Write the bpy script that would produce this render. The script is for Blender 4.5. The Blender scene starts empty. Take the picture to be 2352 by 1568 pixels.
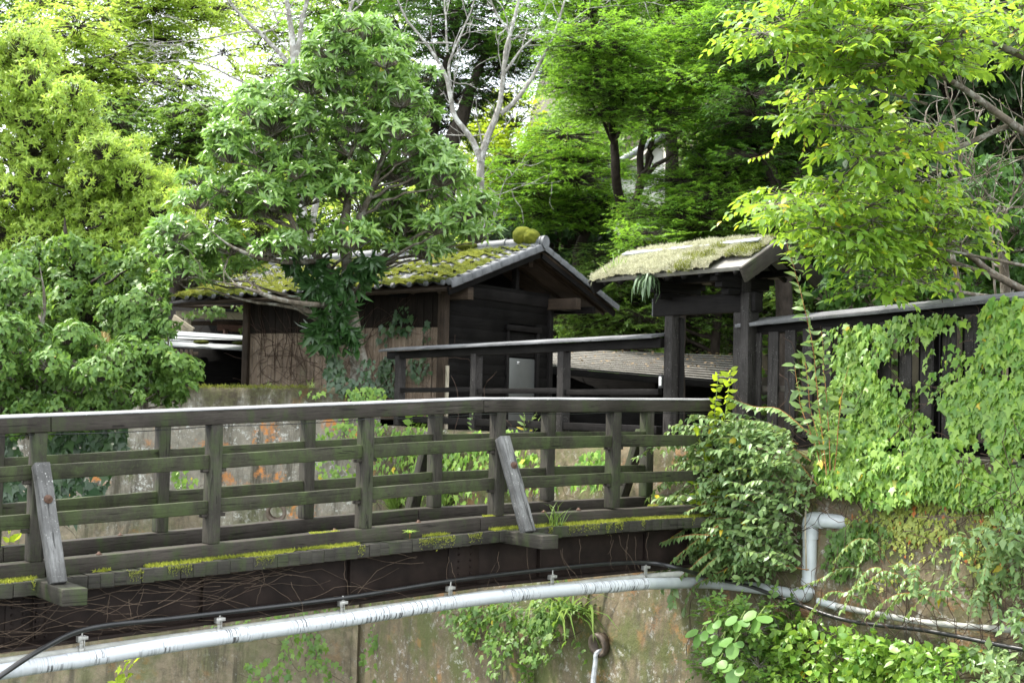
import bpy, math, random
import numpy as np
from mathutils import Vector, Matrix
rng = np.random.default_rng(7)
random.seed(7)
SC = bpy.context.scene
COL = SC.collection
# ------------------------------------------------------------------ camera, sky, sun, exposure
PITCH, ROLL, FPX = math.radians(2.38), 0.021, 3200.0
cd = bpy.data.cameras.new('camera'); cam = bpy.data.objects.new('camera', cd); COL.objects.link(cam)
cd.sensor_width = 36; cd.lens = FPX/2352*36; cd.clip_end = 600; cd.clip_start = .05
RM = Matrix.Rotation(math.pi/2+PITCH, 3, 'X') @ Matrix.Rotation(ROLL, 3, 'Z')
cam.rotation_mode = 'QUATERNION'; cam.rotation_quaternion = RM.to_quaternion()
cd.dof.use_dof = True; cd.dof.focus_distance = 11.0; cd.dof.aperture_fstop = 3.8
SC.camera = cam
SUN_EL, SUN_AZ = math.radians(57), math.radians(-72)      # azimuth from +Y towards +X
w = bpy.data.worlds.new("World"); SC.world = w; w.use_nodes = True
nt = w.node_tree; nt.nodes.clear()
out = nt.nodes.new('ShaderNodeOutputWorld'); bg = nt.nodes.new('ShaderNodeBackground')
sky = nt.nodes.new('ShaderNodeTexSky'); sky.sky_type = 'NISHITA'; sky.sun_disc = False
sky.sun_elevation = SUN_EL; sky.sun_rotation = SUN_AZ; sky.dust_density = 3; sky.air_density = 1.0; sky.ozone_density = .6
mixc = nt.nodes.new('ShaderNodeMix'); mixc.data_type = 'RGBA'
cl = nt.nodes.new('ShaderNodeTexNoise'); cl.inputs['Scale'].default_value = 2.2; cl.inputs['Detail'].default_value = 6
crp = nt.nodes.new('ShaderNodeMapRange'); crp.inputs[1].default_value = .3; crp.inputs[2].default_value = .6; crp.inputs[3].default_value = .6; crp.inputs[4].default_value = .9
nt.links.new(cl.outputs['Fac'], crp.inputs[0]); nt.links.new(crp.outputs[0], mixc.inputs[0])
nt.links.new(sky.outputs[0], mixc.inputs[6]); mixc.inputs[7].default_value = (9.5, 9.9, 10.2, 1)   # thin bright cloud over the blue
nt.links.new(mixc.outputs[2], bg.inputs[0]); bg.inputs[1].default_value = .15
nt.links.new(bg.outputs[0], out.inputs[0])
sd = bpy.data.lights.new('sun', 'SUN'); sd.energy = 3.2; sd.angle = math.radians(4); sd.color = (1, .95, .86)
sun = bpy.data.objects.new('sun', sd); COL.objects.link(sun)
sv = Vector((math.sin(SUN_AZ)*math.cos(SUN_EL), math.cos(SUN_AZ)*math.cos(SUN_EL), math.sin(SUN_EL)))
sun.rotation_mode = 'QUATERNION'; sun.rotation_quaternion = sv.to_track_quat('Z', 'Y'); sun.location = (0, 0, 60)
SC.view_settings.view_transform = 'Standard'; SC.view_settings.look = 'None'; SC.view_settings.gamma = 1
SC.view_settings.exposure = 1.6
SC.cycles.max_bounces = 6; SC.cycles.diffuse_bounces = 3; SC.cycles.glossy_bounces = 2; SC.cycles.transmission_bounces = 4
SC.cycles.use_denoising = True; SC.cycles.caustics_reflective = False; SC.cycles.caustics_refractive = False
SC.cycles.sample_clamp_indirect = 6

# ------------------------------------------------------------------ helpers
A = np.array
RN = A([[RM[i][j] for j in range(3)] for i in range(3)])
def at(px, py, Y):
    """point of the world seen at overview pixel (2352 wide) px,py at distance Y"""
    px = np.asarray(px, float); py = np.asarray(py, float)
    l = np.stack([(px-1176)/FPX, -(py-784)/FPX, -np.ones_like(px)], -1)
    d = l @ RN.T
    return d*(np.asarray(Y, float)/d[..., 1])[..., None]
def onplane(px, py, p0, n):
    px = np.asarray(px, float); py = np.asarray(py, float)
    l = np.stack([(px-1176)/FPX, -(py-784)/FPX, -np.ones_like(px)], -1)
    d = l @ RN.T
    return d*((A(p0) @ A(n))/(d @ A(n)))[..., None]
def nrm(v):
    v = np.asarray(v, float); return v/np.maximum(np.linalg.norm(v, axis=-1, keepdims=True), 1e-9)
def hash3(i, s):
    i = i.astype(np.int64)
    h = (i[..., 0]*73856093) ^ (i[..., 1]*19349663) ^ (i[..., 2]*83492791) ^ (s*2654435761)
    h = (h ^ (h >> 13))*1274126177; h = h ^ (h >> 16)
    return (h & 0xffffff)/float(0xffffff)
def vnoise(P, sc, seed=0, oct=3):
    P = np.asarray(P, float)*sc; o = 0; a = 1; t = 0
    for k in range(oct):
        i = np.floor(P); f = P-i; f = f*f*(3-2*f); v = 0
        for dx in (0, 1):
            for dy in (0, 1):
                for dz in (0, 1):
                    wgt = (f[..., 0] if dx else 1-f[..., 0])*(f[..., 1] if dy else 1-f[..., 1])*(f[..., 2] if dz else 1-f[..., 2])
                    v = v+wgt*hash3(i+A([dx, dy, dz]), seed+k)
        o = o+a*v; t += a; a *= .5; P = P*2.03+17.1
    return o/t

def tag(o, label=None, cat=None, group=None, kind=None):
    if label: o['label'] = label
    if cat: o['category'] = cat
    if group: o['group'] = group
    if kind: o['kind'] = kind
    return o
def empty(name, loc, label, cat, group=None):
    o = bpy.data.objects.new(name, None); COL.objects.link(o); o.location = [float(x) for x in loc]; o.empty_display_size = .2
    return tag(o, label, cat, group)
def worldloc(o):
    v = Vector((0, 0, 0))
    while o is not None:
        v = v+o.location; o = o.parent
    return v
def mesh_np(name, V, F, mat, parent=None, uv=None, smooth=False, rnd=None, loc=None):
    """V (n,3), F list of equal length faces (m,k) or list of arrays"""
    me = bpy.data.meshes.new(name)
    V = np.asarray(V, float)
    off = A(worldloc(parent)) if parent is not None else (A(loc) if loc is not None else np.zeros(3))
    if loc is not None: off = A(loc, float)
    Fs = F if isinstance(F, list) and isinstance(F[0], np.ndarray) and F[0].ndim == 2 else [F]
    Fs = [np.asarray(f, np.int32) for f in Fs if len(f)]
    me.vertices.add(len(V)); me.vertices.foreach_set('co', (V-off).astype(np.float32).ravel())
    nl = sum(f.size for f in Fs); npoly = sum(len(f) for f in Fs)
    me.loops.add(nl); me.polygons.add(npoly)
    me.loops.foreach_set('vertex_index', np.concatenate([f.ravel() for f in Fs]))
    tot = np.concatenate([np.full(len(f), f.shape[1], np.int32) for f in Fs])
    st = np.concatenate([[0], np.cumsum(tot)[:-1]]).astype(np.int32)
    me.polygons.foreach_set('loop_start', st)
    if smooth: me.polygons.foreach_set('use_smooth', np.ones(npoly, bool))
    if uv is not None:
        l = me.uv_layers.new(name='uv'); l.data.foreach_set('uv', np.asarray(uv, np.float32).ravel())
    if rnd is not None:
        a = me.attributes.new('rnd', 'FLOAT', 'POINT'); a.data.foreach_set('value', np.asarray(rnd, np.float32))
    me.update(calc_edges=True)
    me.materials.append(mat)
    o = bpy.data.objects.new(name, me); COL.objects.link(o)
    if parent is not None:
        o.parent = parent
        if loc is not None: o.location = Vector(loc)-worldloc(parent)
    elif loc is not None: o.location = loc
    return o
class MB:
    def __init__(s): s.v = []; s.f = []; s.uv = []
    def quad(s, pts, uvs):
        n = len(s.v); s.v += [tuple(p) for p in pts]; s.f.append(list(range(n, n+len(pts)))); s.uv += list(uvs)
    def beam(s, p0, p1, w, h, up=(0, 0, 1), seg=1, jit=0, slope=0, end=None):
        """box from p0 to p1 (axis), w across, h along up; slope tips the top across"""
        p0 = A(p0, float); p1 = A(p1, float); L = np.linalg.norm(p1-p0); d = (p1-p0)/L
        sd = nrm(np.cross(d, A(up, float))); u = nrm(np.cross(sd, d))
        c = [(-1, -1), (1, -1), (1, 1), (-1, 1)]; n0 = len(s.v); ro = random.random()*50
        per = [0, w, w+h, 2*w+h, 2*w+2*h]
        for k in range(seg+1):
            q = p0+d*(L*k/seg)
            for (a, b) in c:
                off = sd*a*w/2+u*b*h/2
                if b > 0: off = off+u*slope*a/2
                if jit and 0 < k < seg: off = off+(rng.random(3)-.5)*jit
                s.v.append(tuple(q+off))
        for k in range(seg):
            for j in range(4):
                a = n0+k*4+j; b = n0+k*4+(j+1) % 4
                s.f.append([a, b, b+4, a+4])
                u0, u1 = L*k/seg+ro, L*(k+1)/seg+ro
                s.uv += [(u0, per[j]+ro), (u0, per[j+1]+ro), (u1, per[j+1]+ro), (u1, per[j]+ro)]
        e0 = [n0+3, n0+2, n0+1, n0]; e1 = [n0+seg*4+j for j in range(4)]
        for e in (e0, e1):
            s.f.append(e); s.uv += [(ro, ro), (ro+.02, ro), (ro+.02, ro+h), (ro, ro+h)]
    def box(s, c, sx, sy, sz): s.beam(A(c)-A([sx/2, 0, 0]), A(c)+A([sx/2, 0, 0]), sy, sz)
    def tube(s, P, R, sides=8, cap=True):
        P = A(P, float); R = np.broadcast_to(A(R, float), (len(P),)); n0 = len(s.v); m = len(P); ro = random.random()*9
        T = nrm(np.gradient(P, axis=0)) if m > 2 else nrm(np.repeat([P[1]-P[0]], m, 0))
        ref = A([0, 0, 1.]) if abs(T[0][2]) < .9 else A([1., 0, 0]); L = 0
        for k in range(m):
            a = nrm(np.cross(T[k], ref)); b = np.cross(a, T[k])
            for j in range(sides):
                t = 2*math.pi*j/sides; s.v.append(tuple(P[k]+R[k]*(math.cos(t)*a+math.sin(t)*b)))
        for k in range(m-1):
            l1 = L+np.linalg.norm(P[k+1]-P[k])
            for j in range(sides):
                a = n0+k*sides+j; b = n0+k*sides+(j+1) % sides
                s.f.append([a, b, b+sides, a+sides]); w0, w1 = j/sides*6.28*R[k], (j+1)/sides*6.28*R[k]
                s.uv += [(L+ro, w0), (L+ro, w1), (l1+ro, w1), (l1+ro, w0)]
            L = l1
        if cap:
            for e in (list(range(n0+sides-1, n0-1, -1)), list(range(n0+(m-1)*sides, n0+m*sides))):
                s.f.append(e); s.uv += [(ro, ro)]*sides
    def build(s, name, mat, parent=None, bevel=0, smooth=False, loc=None):
        by = {}
        i = 0; uvb = {}
        for f in s.f:
            k = len(f); by.setdefault(k, []).append(f); uvb.setdefault(k, []).extend(s.uv[i:i+k]); i += k
        ks = list(by)
        o = mesh_np(name, A(s.v), [A(by[k]) for k in ks], mat, parent, uv=np.concatenate([A(uvb[k]) for k in ks]), smooth=smooth, loc=loc)
        if smooth:
            o.data.set_sharp_from_angle(angle=math.radians(40))
        if bevel:
            m = o.modifiers.new('bevel', 'BEVEL'); m.width = bevel; m.segments = 2; m.limit_method = 'ANGLE'; m.angle_limit = math.radians(50)
        return o
def one(name, mat, parent, p0, p1, w, h, bevel=.004, up=(0, 0, 1), seg=1, jit=0, slope=0, loc=None):
    b = MB(); b.beam(p0, p1, w, h, up, seg, jit, slope); return b.build(name, mat, parent, bevel, loc=loc)
def resample(P, n):
    P = A(P, float); m = len(P)
    Q = np.concatenate([[2*P[0]-P[1]], P, [2*P[-1]-P[-2]]])       # Catmull-Rom
    o = []
    for t in np.linspace(0, m-1-1e-6, n):
        k = int(t); f = t-k; a, b, c, d = Q[k:k+4]
        o.append(.5*(2*b+(c-a)*f+(2*a-5*b+4*c-d)*f*f+(3*b-a-3*c+d)*f**3))
    return A(o)
def tubes_np(P, R, sides=4):
    """P (N,n,3), R (N,n) -> V,F"""
    N, n, _ = P.shape
    T = nrm(np.gradient(P, axis=1)); ref = np.where(np.abs(T[..., 2:3]) < .9, A([0, 0, 1.]), A([1., 0, 0]))
    a = nrm(np.cross(T, ref)); b = np.cross(a, T)
    t = np.arange(sides)/sides*2*math.pi
    V = P[:, :, None]+R[:, :, None, None]*(np.cos(t)[None, None, :, None]*a[:, :, None]+np.sin(t)[None, None, :, None]*b[:, :, None])
    idx = np.arange(N*n*sides).reshape(N, n, sides); nx = np.roll(idx, -1, 2)
    F = np.stack([idx[:, :-1], nx[:, :-1], nx[:, 1:], idx[:, 1:]], -1).reshape(-1, 4)
    return V.reshape(-1, 3), F

# ------------------------------------------------------------------ materials
class N:
    def __init__(s, name):
        s.m = bpy.data.materials.new(name); s.m.use_nodes = True; s.t = s.m.node_tree; s.t.nodes.clear()
        s.o = s.n('ShaderNodeOutputMaterial'); s.p = s.n('ShaderNodeBsdfPrincipled'); s.l(s.p.outputs[0], s.o.inputs[0])
    def n(s, t): return s.t.nodes.new(t)
    def l(s, a, b): s.t.links.new(a, b)
    def coord(s, uv=False, scale=(1, 1, 1)):
        g = s.n('ShaderNodeTexCoord' if uv else 'ShaderNodeNewGeometry'); mp = s.n('ShaderNodeMapping'); mp.inputs['Scale'].default_value = scale
        s.l(g.outputs['UV' if uv else 'Position'], mp.inputs[0]); return mp.outputs[0]
    def noise(s, c, sc, det=5, rough=.6, dist=0):
        t = s.n('ShaderNodeTexNoise'); s.l(c, t.inputs['Vector']); t.inputs['Scale'].default_value = sc; t.inputs['Detail'].default_value = det
        t.inputs['Roughness'].default_value = rough; t.inputs['Distortion'].default_value = dist; return t.outputs['Fac']
    def rng(s, f, a, b, c=0., d=1., smooth=False):
        r = s.n('ShaderNodeMapRange'); s.l(f, r.inputs[0])
        if smooth: r.interpolation_type = 'SMOOTHSTEP'
        for i, x in enumerate((a, b, c, d)): r.inputs[i+1].default_value = x
        return r.outputs[0]
    def mix(s, f, a, b, mode='MIX'):
        m = s.n('ShaderNodeMix'); m.data_type = 'RGBA'; m.blend_type = mode
        for x, i in ((f, 0), (a, 6), (b, 7)):
            if isinstance(x, (int, float)): m.inputs[i].default_value = x
            elif isinstance(x, tuple): m.inputs[i].default_value = (*x, 1)
            else: s.l(x, m.inputs[i])
        return m.outputs[2]
    def mul(s, a, b):
        m = s.n('ShaderNodeMath'); m.operation = 'MULTIPLY'
        for x, i in ((a, 0), (b, 1)):
            if isinstance(x, (int, float)): m.inputs[i].default_value = x
            else: s.l(x, m.inputs[i])
        return m.outputs[0]
    def bump(s, h, st=.3, dist=.01):
        b = s.n('ShaderNodeBump'); b.inputs['Strength'].default_value = st; b.inputs['Distance'].default_value = dist; s.l(h, b.inputs['Height'])
        s.l(b.outputs[0], s.p.inputs['Normal']); return b
    def fin(s, col, rough=.7, spec=.5):
        if isinstance(col, tuple): s.p.inputs['Base Color'].default_value = (*col, 1)
        else: s.l(col, s.p.inputs['Base Color'])
        if isinstance(rough, float): s.p.inputs['Roughness'].default_value = rough
        else: s.l(rough, s.p.inputs['Roughness'])
        s.p.inputs['Specular IOR Level'].default_value = spec
        return s.m
def wood(name, c1, c2, algae=0., alc=(.06, .10, .025), speck=0., spc=(.35, .36, .33), rough=.72, grain=1., streak=0., spec=.15):
    m = N(name); uv = m.coord(True, (1.2, 22*grain, 1)); g = m.noise(uv, 2.2, 6, .65, .4)
    geo = m.coord(); big = m.noise(geo, 2.3, 4)
    col = m.mix(m.rng(g, .3, .7), c1, c2)
    col = m.mix(m.rng(big, .35, .7), col, tuple(x*.62 for x in c1))
    fine = m.noise(m.coord(True, (3, 90, 1)), 4, 3)
    col = m.mix(m.mul(m.rng(fine, .52, .68), .75), col, tuple(x*.4 for x in c1))
    if algae:
        v = m.noise(m.coord(False, (1, 1, .45)), 5.5, 6, .7, .5)
        col = m.mix(m.mul(m.rng(v, .62-.3*algae, .85-.25*algae, 0, 1, True), .85), col, alc)
        v2 = m.noise(geo, 60, 3); col = m.mix(m.mul(m.rng(v2, .55, .7), .35*algae), col, tuple(x*1.5 for x in alc))
    if streak:
        v = m.noise(m.coord(False, (9, 9, .8)), 2.5, 5); col = m.mix(m.mul(m.rng(v, .5, .72), streak), col, (.02, .017, .013))
    if speck:
        v = m.noise(geo, 75, 2, .5); v3 = m.noise(geo, 6, 3)
        col = m.mix(m.mul(m.rng(v, .66-.05*speck, .71-.05*speck), m.rng(v3, .4, .6)), col, spc)
    cr = m.noise(m.coord(True, (.9, 16, 1)), 3.1, 4, .6, 1.2)
    col = m.mix(m.mul(m.rng(cr, .60, .64), .8), col, tuple(x*.25 for x in c1))
    m.bump(g, .5, .008)
    return m.fin(col, rough, spec)
M = {}
M['rail'] = wood('dark_weathered_rail', (.038, .032, .027), (.07, .06, .052), .5, (.035, .05, .018))
M['green_rail'] = wood('algae_green_rail', (.036, .034, .024), (.062, .058, .042), .8, (.048, .064, .024))
M['post'] = wood('weathered_post', (.04, .036, .03), (.08, .072, .06), .6, (.042, .058, .022))
M['brace'] = wood('grey_bleached_brace', (.10, .098, .095), (.27, .27, .265), 0.15, (.08, .09, .06), .3, (.35, .35, .33))
M['black'] = wood('black_stained_wood', (.009, .008, .0078), (.019, .017, .016), 0, rough=.6, spec=.07)
M['black_speck'] = wood('black_wood_with_lichen', (.026, .0235, .022), (.058, .053, .05), 0, speck=.5, spc=(.12, .115, .11), rough=.6, spec=.08)
M['cap'] = wood('grey_cap_board', (.13, .13, .135), (.22, .22, .23), .15, (.11, .12, .08), .15)
M['cap_rail'] = wood('sloped_rail_top', (.2, .2, .205), (.32, .32, .325), .1, (.12, .13, .09), .2)
M['blackboard'] = wood('black_weatherboard', (.0065, .006, .0058), (.013, .012, .011), 0, rough=.65, spec=.06)
M['plank'] = wood('brown_weathered_plank', (.17, .125, .09), (.32, .25, .19), .1, (.10, .11, .06), .2, streak=.6)
M['plank_dark'] = wood('dark_upper_plank', (.014, .011, .009), (.028, .021, .017), 0, streak=.3, spec=.08)
M['palewood'] = wood('pale_bare_timber', (.38, .33, .24), (.55, .5, .40), .1, (.2, .2, .1), .2)
M['redwood'] = wood('reddish_old_timber', (.16, .09, .07), (.28, .17, .14), 0)
M['rafter'] = wood('brown_rafter', (.035, .025, .018), (.08, .058, .04), 0)

def concrete(name, base, moss=.5, orange=.5, dark=.5, white=.5, topz=None, low=None):
    m = N(name); g = m.coord(); a = m.noise(g, 1.3, 8, .65); b = m.noise(g, 9, 6, .7)
    col = m.mix(m.rng(b, .3, .7), tuple(x*.72 for x in base), tuple(min(1, x*1.25) for x in base))
    d = m.noise(m.coord(False, (1.6, 1.6, .18)), 2.6, 8, .75)
    col = m.mix(m.mul(m.rng(d, .45, .66, 0, 1, True), dark), col, (.07, .062, .045))
    ms = m.noise(m.coord(False, (1, 1, .6)), 1.9, 8, .72)
    col = m.mix(m.mul(m.rng(ms, .62-.22*moss, .8-.22*moss, 0, 1, True), .85), col, (.085, .10, .03))
    if white:
        v = m.noise(g, 13, 9, .8); v2 = m.noise(g, 1.7, 3); col = m.mix(m.mul(m.mul(m.rng(v, .54, .60), m.rng(v2, .42, .58)), white), col, (.62, .62, .58))
    if orange:
        v = m.noise(g, 3.6, 7, .75); v2 = m.noise(g, .9, 2); col = m.mix(m.mul(m.mul(m.rng(v, .54, .62), m.rng(v2, .48, .58)), orange), col, (.55, .22, .06))
    if low is not None:                                     # the foot of the wall is browner and mossier
        sz = m.n('ShaderNodeSeparateXYZ'); m.l(g, sz.inputs[0]); ln = m.mix(m.rng(b, .3, .7), tuple(x*.6 for x in low), tuple(x*1.3 for x in low))
        ln = m.mix(m.mul(m.rng(ms, .42, .6, 0, 1, True), .8), ln, (.085, .095, .03)); ln = m.mix(m.mul(m.rng(d, .48, .68, 0, 1, True), .9), ln, (.05, .045, .03))
        z2 = m.n('ShaderNodeMath'); z2.operation = 'ADD'; m.l(sz.outputs[2], z2.inputs[0]); m.l(m.rng(a, .3, .7, -.4, .4), z2.inputs[1])
        col = m.mix(m.mul(m.rng(z2.outputs[0], -1.9, -1.3, 1, 0, True), .85), col, ln)
    if topz is not None:                                    # wet dark moss and dirt along the wall head
        sx = m.n('ShaderNodeSeparateXYZ'); m.l(g, sx.inputs[0]); ad = m.n('ShaderNodeMath'); ad.operation = 'ADD'; m.l(sx.outputs[2], ad.inputs[0]); m.l(m.rng(m.noise(m.coord(False, (1, 1, .3)), 4, 6, .7), .3, .7, -.28, .28), ad.inputs[1])
        col = m.mix(m.mul(m.rng(ad.outputs[0], topz-.42, topz-.02, 0, 1, True), .85), col, m.mix(m.rng(b, .4, .6), (.05, .038, .022), (.085, .085, .03)))
    v = m.noise(g, 110, 3); col = m.mix(m.mul(m.rng(v, .5, .8), .5), col, (.05, .05, .04))
    m.bump(b, .6, .03); return m.fin(col, .9, .3)
M['wallB'] = concrete('lichened_concrete', (.27, .245, .20), .3, 1., 1., 1.0, .05, (.17, .135, .085))
M['wallA'] = concrete('mossy_concrete', (.15, .12, .075), .85, .25, 1.15, .45)
M['wallR'] = concrete('river_wall_concrete', (.33, .31, .26), .45, .15, .6, .3)
def simple(name, c1, c2, sc=8, rough=.7, bump=.2, bd=.01, spec=.5, metal=0, det=5):
    m = N(name); g = m.coord(); a = m.noise(g, sc, det); m.bump(a, bump, bd); m.p.inputs['Metallic'].default_value = metal
    return m.fin(m.mix(m.rng(a, .3, .7), c1, c2), rough, spec)
def pipe_mat():
    m = N('scuffed_grey_pvc'); uv = m.coord(True, (30, .9, 1)); g = m.noise(uv, 2.6, 5, .7, .3); big = m.noise(m.coord(), 2.2, 3)
    col = m.mix(m.rng(big, .3, .7), (.44, .46, .48), (.54, .56, .58))
    col = m.mix(m.mul(m.rng(g, .52, .58), m.rng(big, .40, .52)), col, (.06, .06, .06))
    v = m.noise(m.coord(), 40, 4); col = m.mix(m.mul(m.rng(v, .5, .8), .3), col, (.3, .31, .3))
    return m.fin(col, .45, .5)
M['pipe'] = pipe_mat()
M['pvc'] = simple('grey_plastic_pipe', (.42, .45, .47), (.54, .57, .58), 5, .45, .05)
M['oldpvc'] = simple('dirty_plastic_pipe', (.26, .26, .24), (.46, .46, .42), 9, .55, .1)
M['rubber'] = simple('black_cable', (.008, .008, .009), (.02, .02, .02), 12, .35, .05)
M['steel'] = simple('dark_painted_steel', (.011, .008, .007), (.026, .018, .015), 5, .6, .25, .004, .12)
M['galv'] = simple('galvanised_metal', (.3, .3, .28), (.5, .49, .46), 30, .5, .1, .002, .5, .6)
M['rust'] = simple('rusty_bolt', (.05, .025, .015), (.1, .05, .03), 60, .8, .4)
M['tile'] = simple('grey_roof_tile', (.07, .074, .08), (.17, .175, .185), 7, .6, .3, .006)
M['clay'] = simple('fired_clay_pipe', (.07, .05, .035), (.17, .13, .10), 9, .6, .4)
M['metalroof'] = simple('pale_metal_roofing', (.26, .275, .29), (.40, .42, .44), 5, .5, .1)
M['yellowpanel'] = simple('yellow_corrugated_panel', (.36, .27, .08), (.5, .4, .16), 3, .6, .1)
M['white'] = simple('white_render', (.75, .74, .7), (.85, .84, .8), 2, .8, .1)
M['greyroof'] = simple('old_board_roofing', (.13, .12, .105), (.25, .235, .21), 6, .7, .3)
M['slotdark'] = simple('gap_shade_and_frame_black', (.01, .01, .01), (.015, .015, .015), 6, .9, .1)  # near-black: painted shade in the roof gaps, and the black sign frame
M['door'] = simple('brushed_steel_door', (.16, .165, .16), (.22, .225, .22), 2, .42, .05, .002, .5, .75)
M['paper'] = simple('white_label', (.7, .7, .68), (.85, .85, .82), 40, .7, .1)
M['redpaint'] = simple('red_mark', (.4, .05, .04), (.5, .08, .06), 40, .6, .1)
M['water'] = simple('stream_water', (.03, .04, .03), (.05, .06, .045), 3, .08, .3, .03)
M['trickle'] = simple('falling_water', (.5, .52, .55), (.75, .77, .8), 30, .15, .5, .01)
M['earth'] = simple('dark_forest_soil', (.03, .025, .016), (.075, .06, .035), 2, .95, .6, .05)
M['gravel'] = simple('yard_soil', (.1, .09, .07), (.2, .18, .14), 5, .95, .5, .02)
def mossm(name, c1, c2, c3, sc=14):
    m = N(name); g = m.coord(); a = m.noise(g, sc, 6, .7); b = m.noise(g, 2.2, 4)
    col = m.mix(m.rng(a, .3, .7), c1, c2); col = m.mix(m.rng(b, .45, .65), col, c3); m.bump(m.noise(g, 90, 4), .9, .02)
    return m.fin(col, .95, .1)
M['moss'] = mossm('roof_moss', (.075, .09, .010), (.17, .18, .025), (.045, .06, .012))
M['palemoss'] = mossm('pale_lichen_mat', (.20, .185, .125), (.46, .44, .33), (.32, .30, .18), 30)
M['deckmoss'] = mossm('deck_moss', (.16, .19, .02), (.33, .36, .03), (.08, .12, .02), 30)
def bark(name, c1, c2, spc=None, sc=14):
    m = N(name); uv = m.coord(False, (1, 1, .35)); a = m.noise(uv, sc, 6, .7); col = m.mix(m.rng(a, .35, .65), c1, c2)
    if spc: col = m.mix(m.rng(m.noise(m.coord(), 9, 5, .7), .5, .6), col, spc)
    m.bump(a, .7, .02); return m.fin(col, .9, .2)
M['bark_dark'] = bark('dark_bark', (.018, .014, .011), (.05, .04, .032))
M['bark_brown'] = bark('brown_bark', (.06, .05, .038), (.15, .125, .095), (.22, .21, .18))
M['bark_pale'] = bark('pale_lichened_bark', (.12, .11, .095), (.27, .26, .235), (.40, .40, .375))
M['bark_moss'] = bark('mossy_bark', (.05, .045, .025), (.11, .10, .05), (.09, .10, .03))
M['twig'] = bark('dry_vine_stem', (.06, .042, .03), (.15, .11, .08))
M['twig_dark'] = bark('dark_vine_stem', (.04, .025, .018), (.09, .06, .045))
M['redstem'] = bark('reddish_stem', (.22, .10, .04), (.34, .17, .07))
M['greenstem'] = bark('green_stem', (.12, .17, .05), (.2, .26, .08))
def leaf(name, c1, c2, trans=.35, rough=.45, yellow=0., tr=None, spec=.5, var=.5, ycol=(.55, .42, .03)):
    m = N(name); at_ = m.n('ShaderNodeAttribute'); at_.attribute_name = 'rnd'; r = at_.outputs['Fac']
    col = m.mix(r, c1, c2)
    v = m.noise(m.coord(), .9, 3); mid = tuple(a*.55+b*.1 for a, b in zip(c1, c2))
    col = m.mix(m.mul(m.rng(v, .42, .68, 0, 1, True), var), col, mid)
    if yellow: col = m.mix(m.rng(r, 1-yellow, 1-yellow+.002), col, ycol)
    m.fin(col, rough, spec)
    t = m.n('ShaderNodeBsdfTranslucent'); ms = m.n('ShaderNodeMixShader'); ms.inputs[0].default_value = trans
    tc = m.mix(.5, col, tr or tuple(min(.8, x*1.8) for x in c2)); m.l(tc, t.inputs[0])
    m.l(m.p.outputs[0], ms.inputs[1]); m.l(t.outputs[0], ms.inputs[2]); m.l(ms.outputs[0], m.o.inputs[0])
    return m.m
M['L_gloss'] = leaf('glossy_evergreen_leaf', (.095, .20, .045), (.25, .40, .085), .35, .32, .004, (.32, .55, .09), .65)
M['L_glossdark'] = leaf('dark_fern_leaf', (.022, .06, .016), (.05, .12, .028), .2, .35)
M['L_bright'] = leaf('sunlit_yellow_green_leaf', (.20, .33, .05), (.42, .54, .09), .5, .5, 0, (.62, .8, .12))
M['L_mid'] = leaf('mid_green_leaf', (.07, .16, .03), (.17, .28, .05), .4, .5, .002, (.32, .52, .06))
M['L_maple'] = leaf('green_maple_leaf', (.06, .17, .02), (.22, .39, .045), .45, .5, .003, (.34, .62, .04), .4)
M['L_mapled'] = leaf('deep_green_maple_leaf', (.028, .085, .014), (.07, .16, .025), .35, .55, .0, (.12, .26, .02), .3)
M['L_cherry'] = leaf('cherry_leaf', (.10, .21, .03), (.24, .38, .05), .5, .36, .018, (.5, .72, .05), .5, .35)
M['L_dark'] = leaf('dark_forest_and_shade_leaf', (.016, .042, .011), (.04, .09, .02), .28, .6, 0, (.05, .12, .01), .3)  # near-black green; in the hollow thicket it stands for shade under the maple
M['L_shrub'] = leaf('dull_green_compound_leaf', (.07, .155, .03), (.16, .27, .05), .33, .5, .002, (.2, .35, .05), .4)
M['L_ivy'] = leaf('light_ivy_leaf', (.075, .19, .02), (.25, .39, .05), .3, .42, .008, (.38, .58, .06), .5, .3)
M['L_ivyy'] = leaf('yellowing_creeper_leaf', (.2, .27, .05), (.40, .42, .09), .3, .5, .05, (.5, .5, .06), .4, .35, (.5, .16, .05))
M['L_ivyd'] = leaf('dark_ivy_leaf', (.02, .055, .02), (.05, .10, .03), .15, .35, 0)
M['L_arch'] = leaf('arching_shrub_leaf', (.12, .22, .08), (.26, .37, .13), .35, .40, .01, (.35, .45, .08), .5, .3)
M['L_kudzu'] = leaf('kudzu_leaf', (.09, .20, .045), (.16, .30, .07), .35, .45, 0, (.3, .5, .06), .4, .3)
M['L_young'] = leaf('young_lime_leaf', (.22, .34, .02), (.40, .50, .04), .5, .4, 0, (.6, .75, .04), .5, .2)
M['L_grass'] = leaf('grass_blade', (.10, .19, .035), (.22, .32, .06), .35, .5)
M['L_palemoss'] = leaf('lichen_tuft', (.22, .22, .11), (.54, .53, .36), .3, .8, .0)
M['L_moss'] = leaf('moss_tuft', (.08, .105, .012), (.24, .26, .035), .3, .8)
M['L_dmoss'] = leaf('bright_moss_tuft', (.15, .19, .015), (.40, .42, .05), .35, .8)
M['L_aspid'] = leaf('strap_leaf', (.06, .11, .05), (.12, .19, .09), .2, .4)
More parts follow.
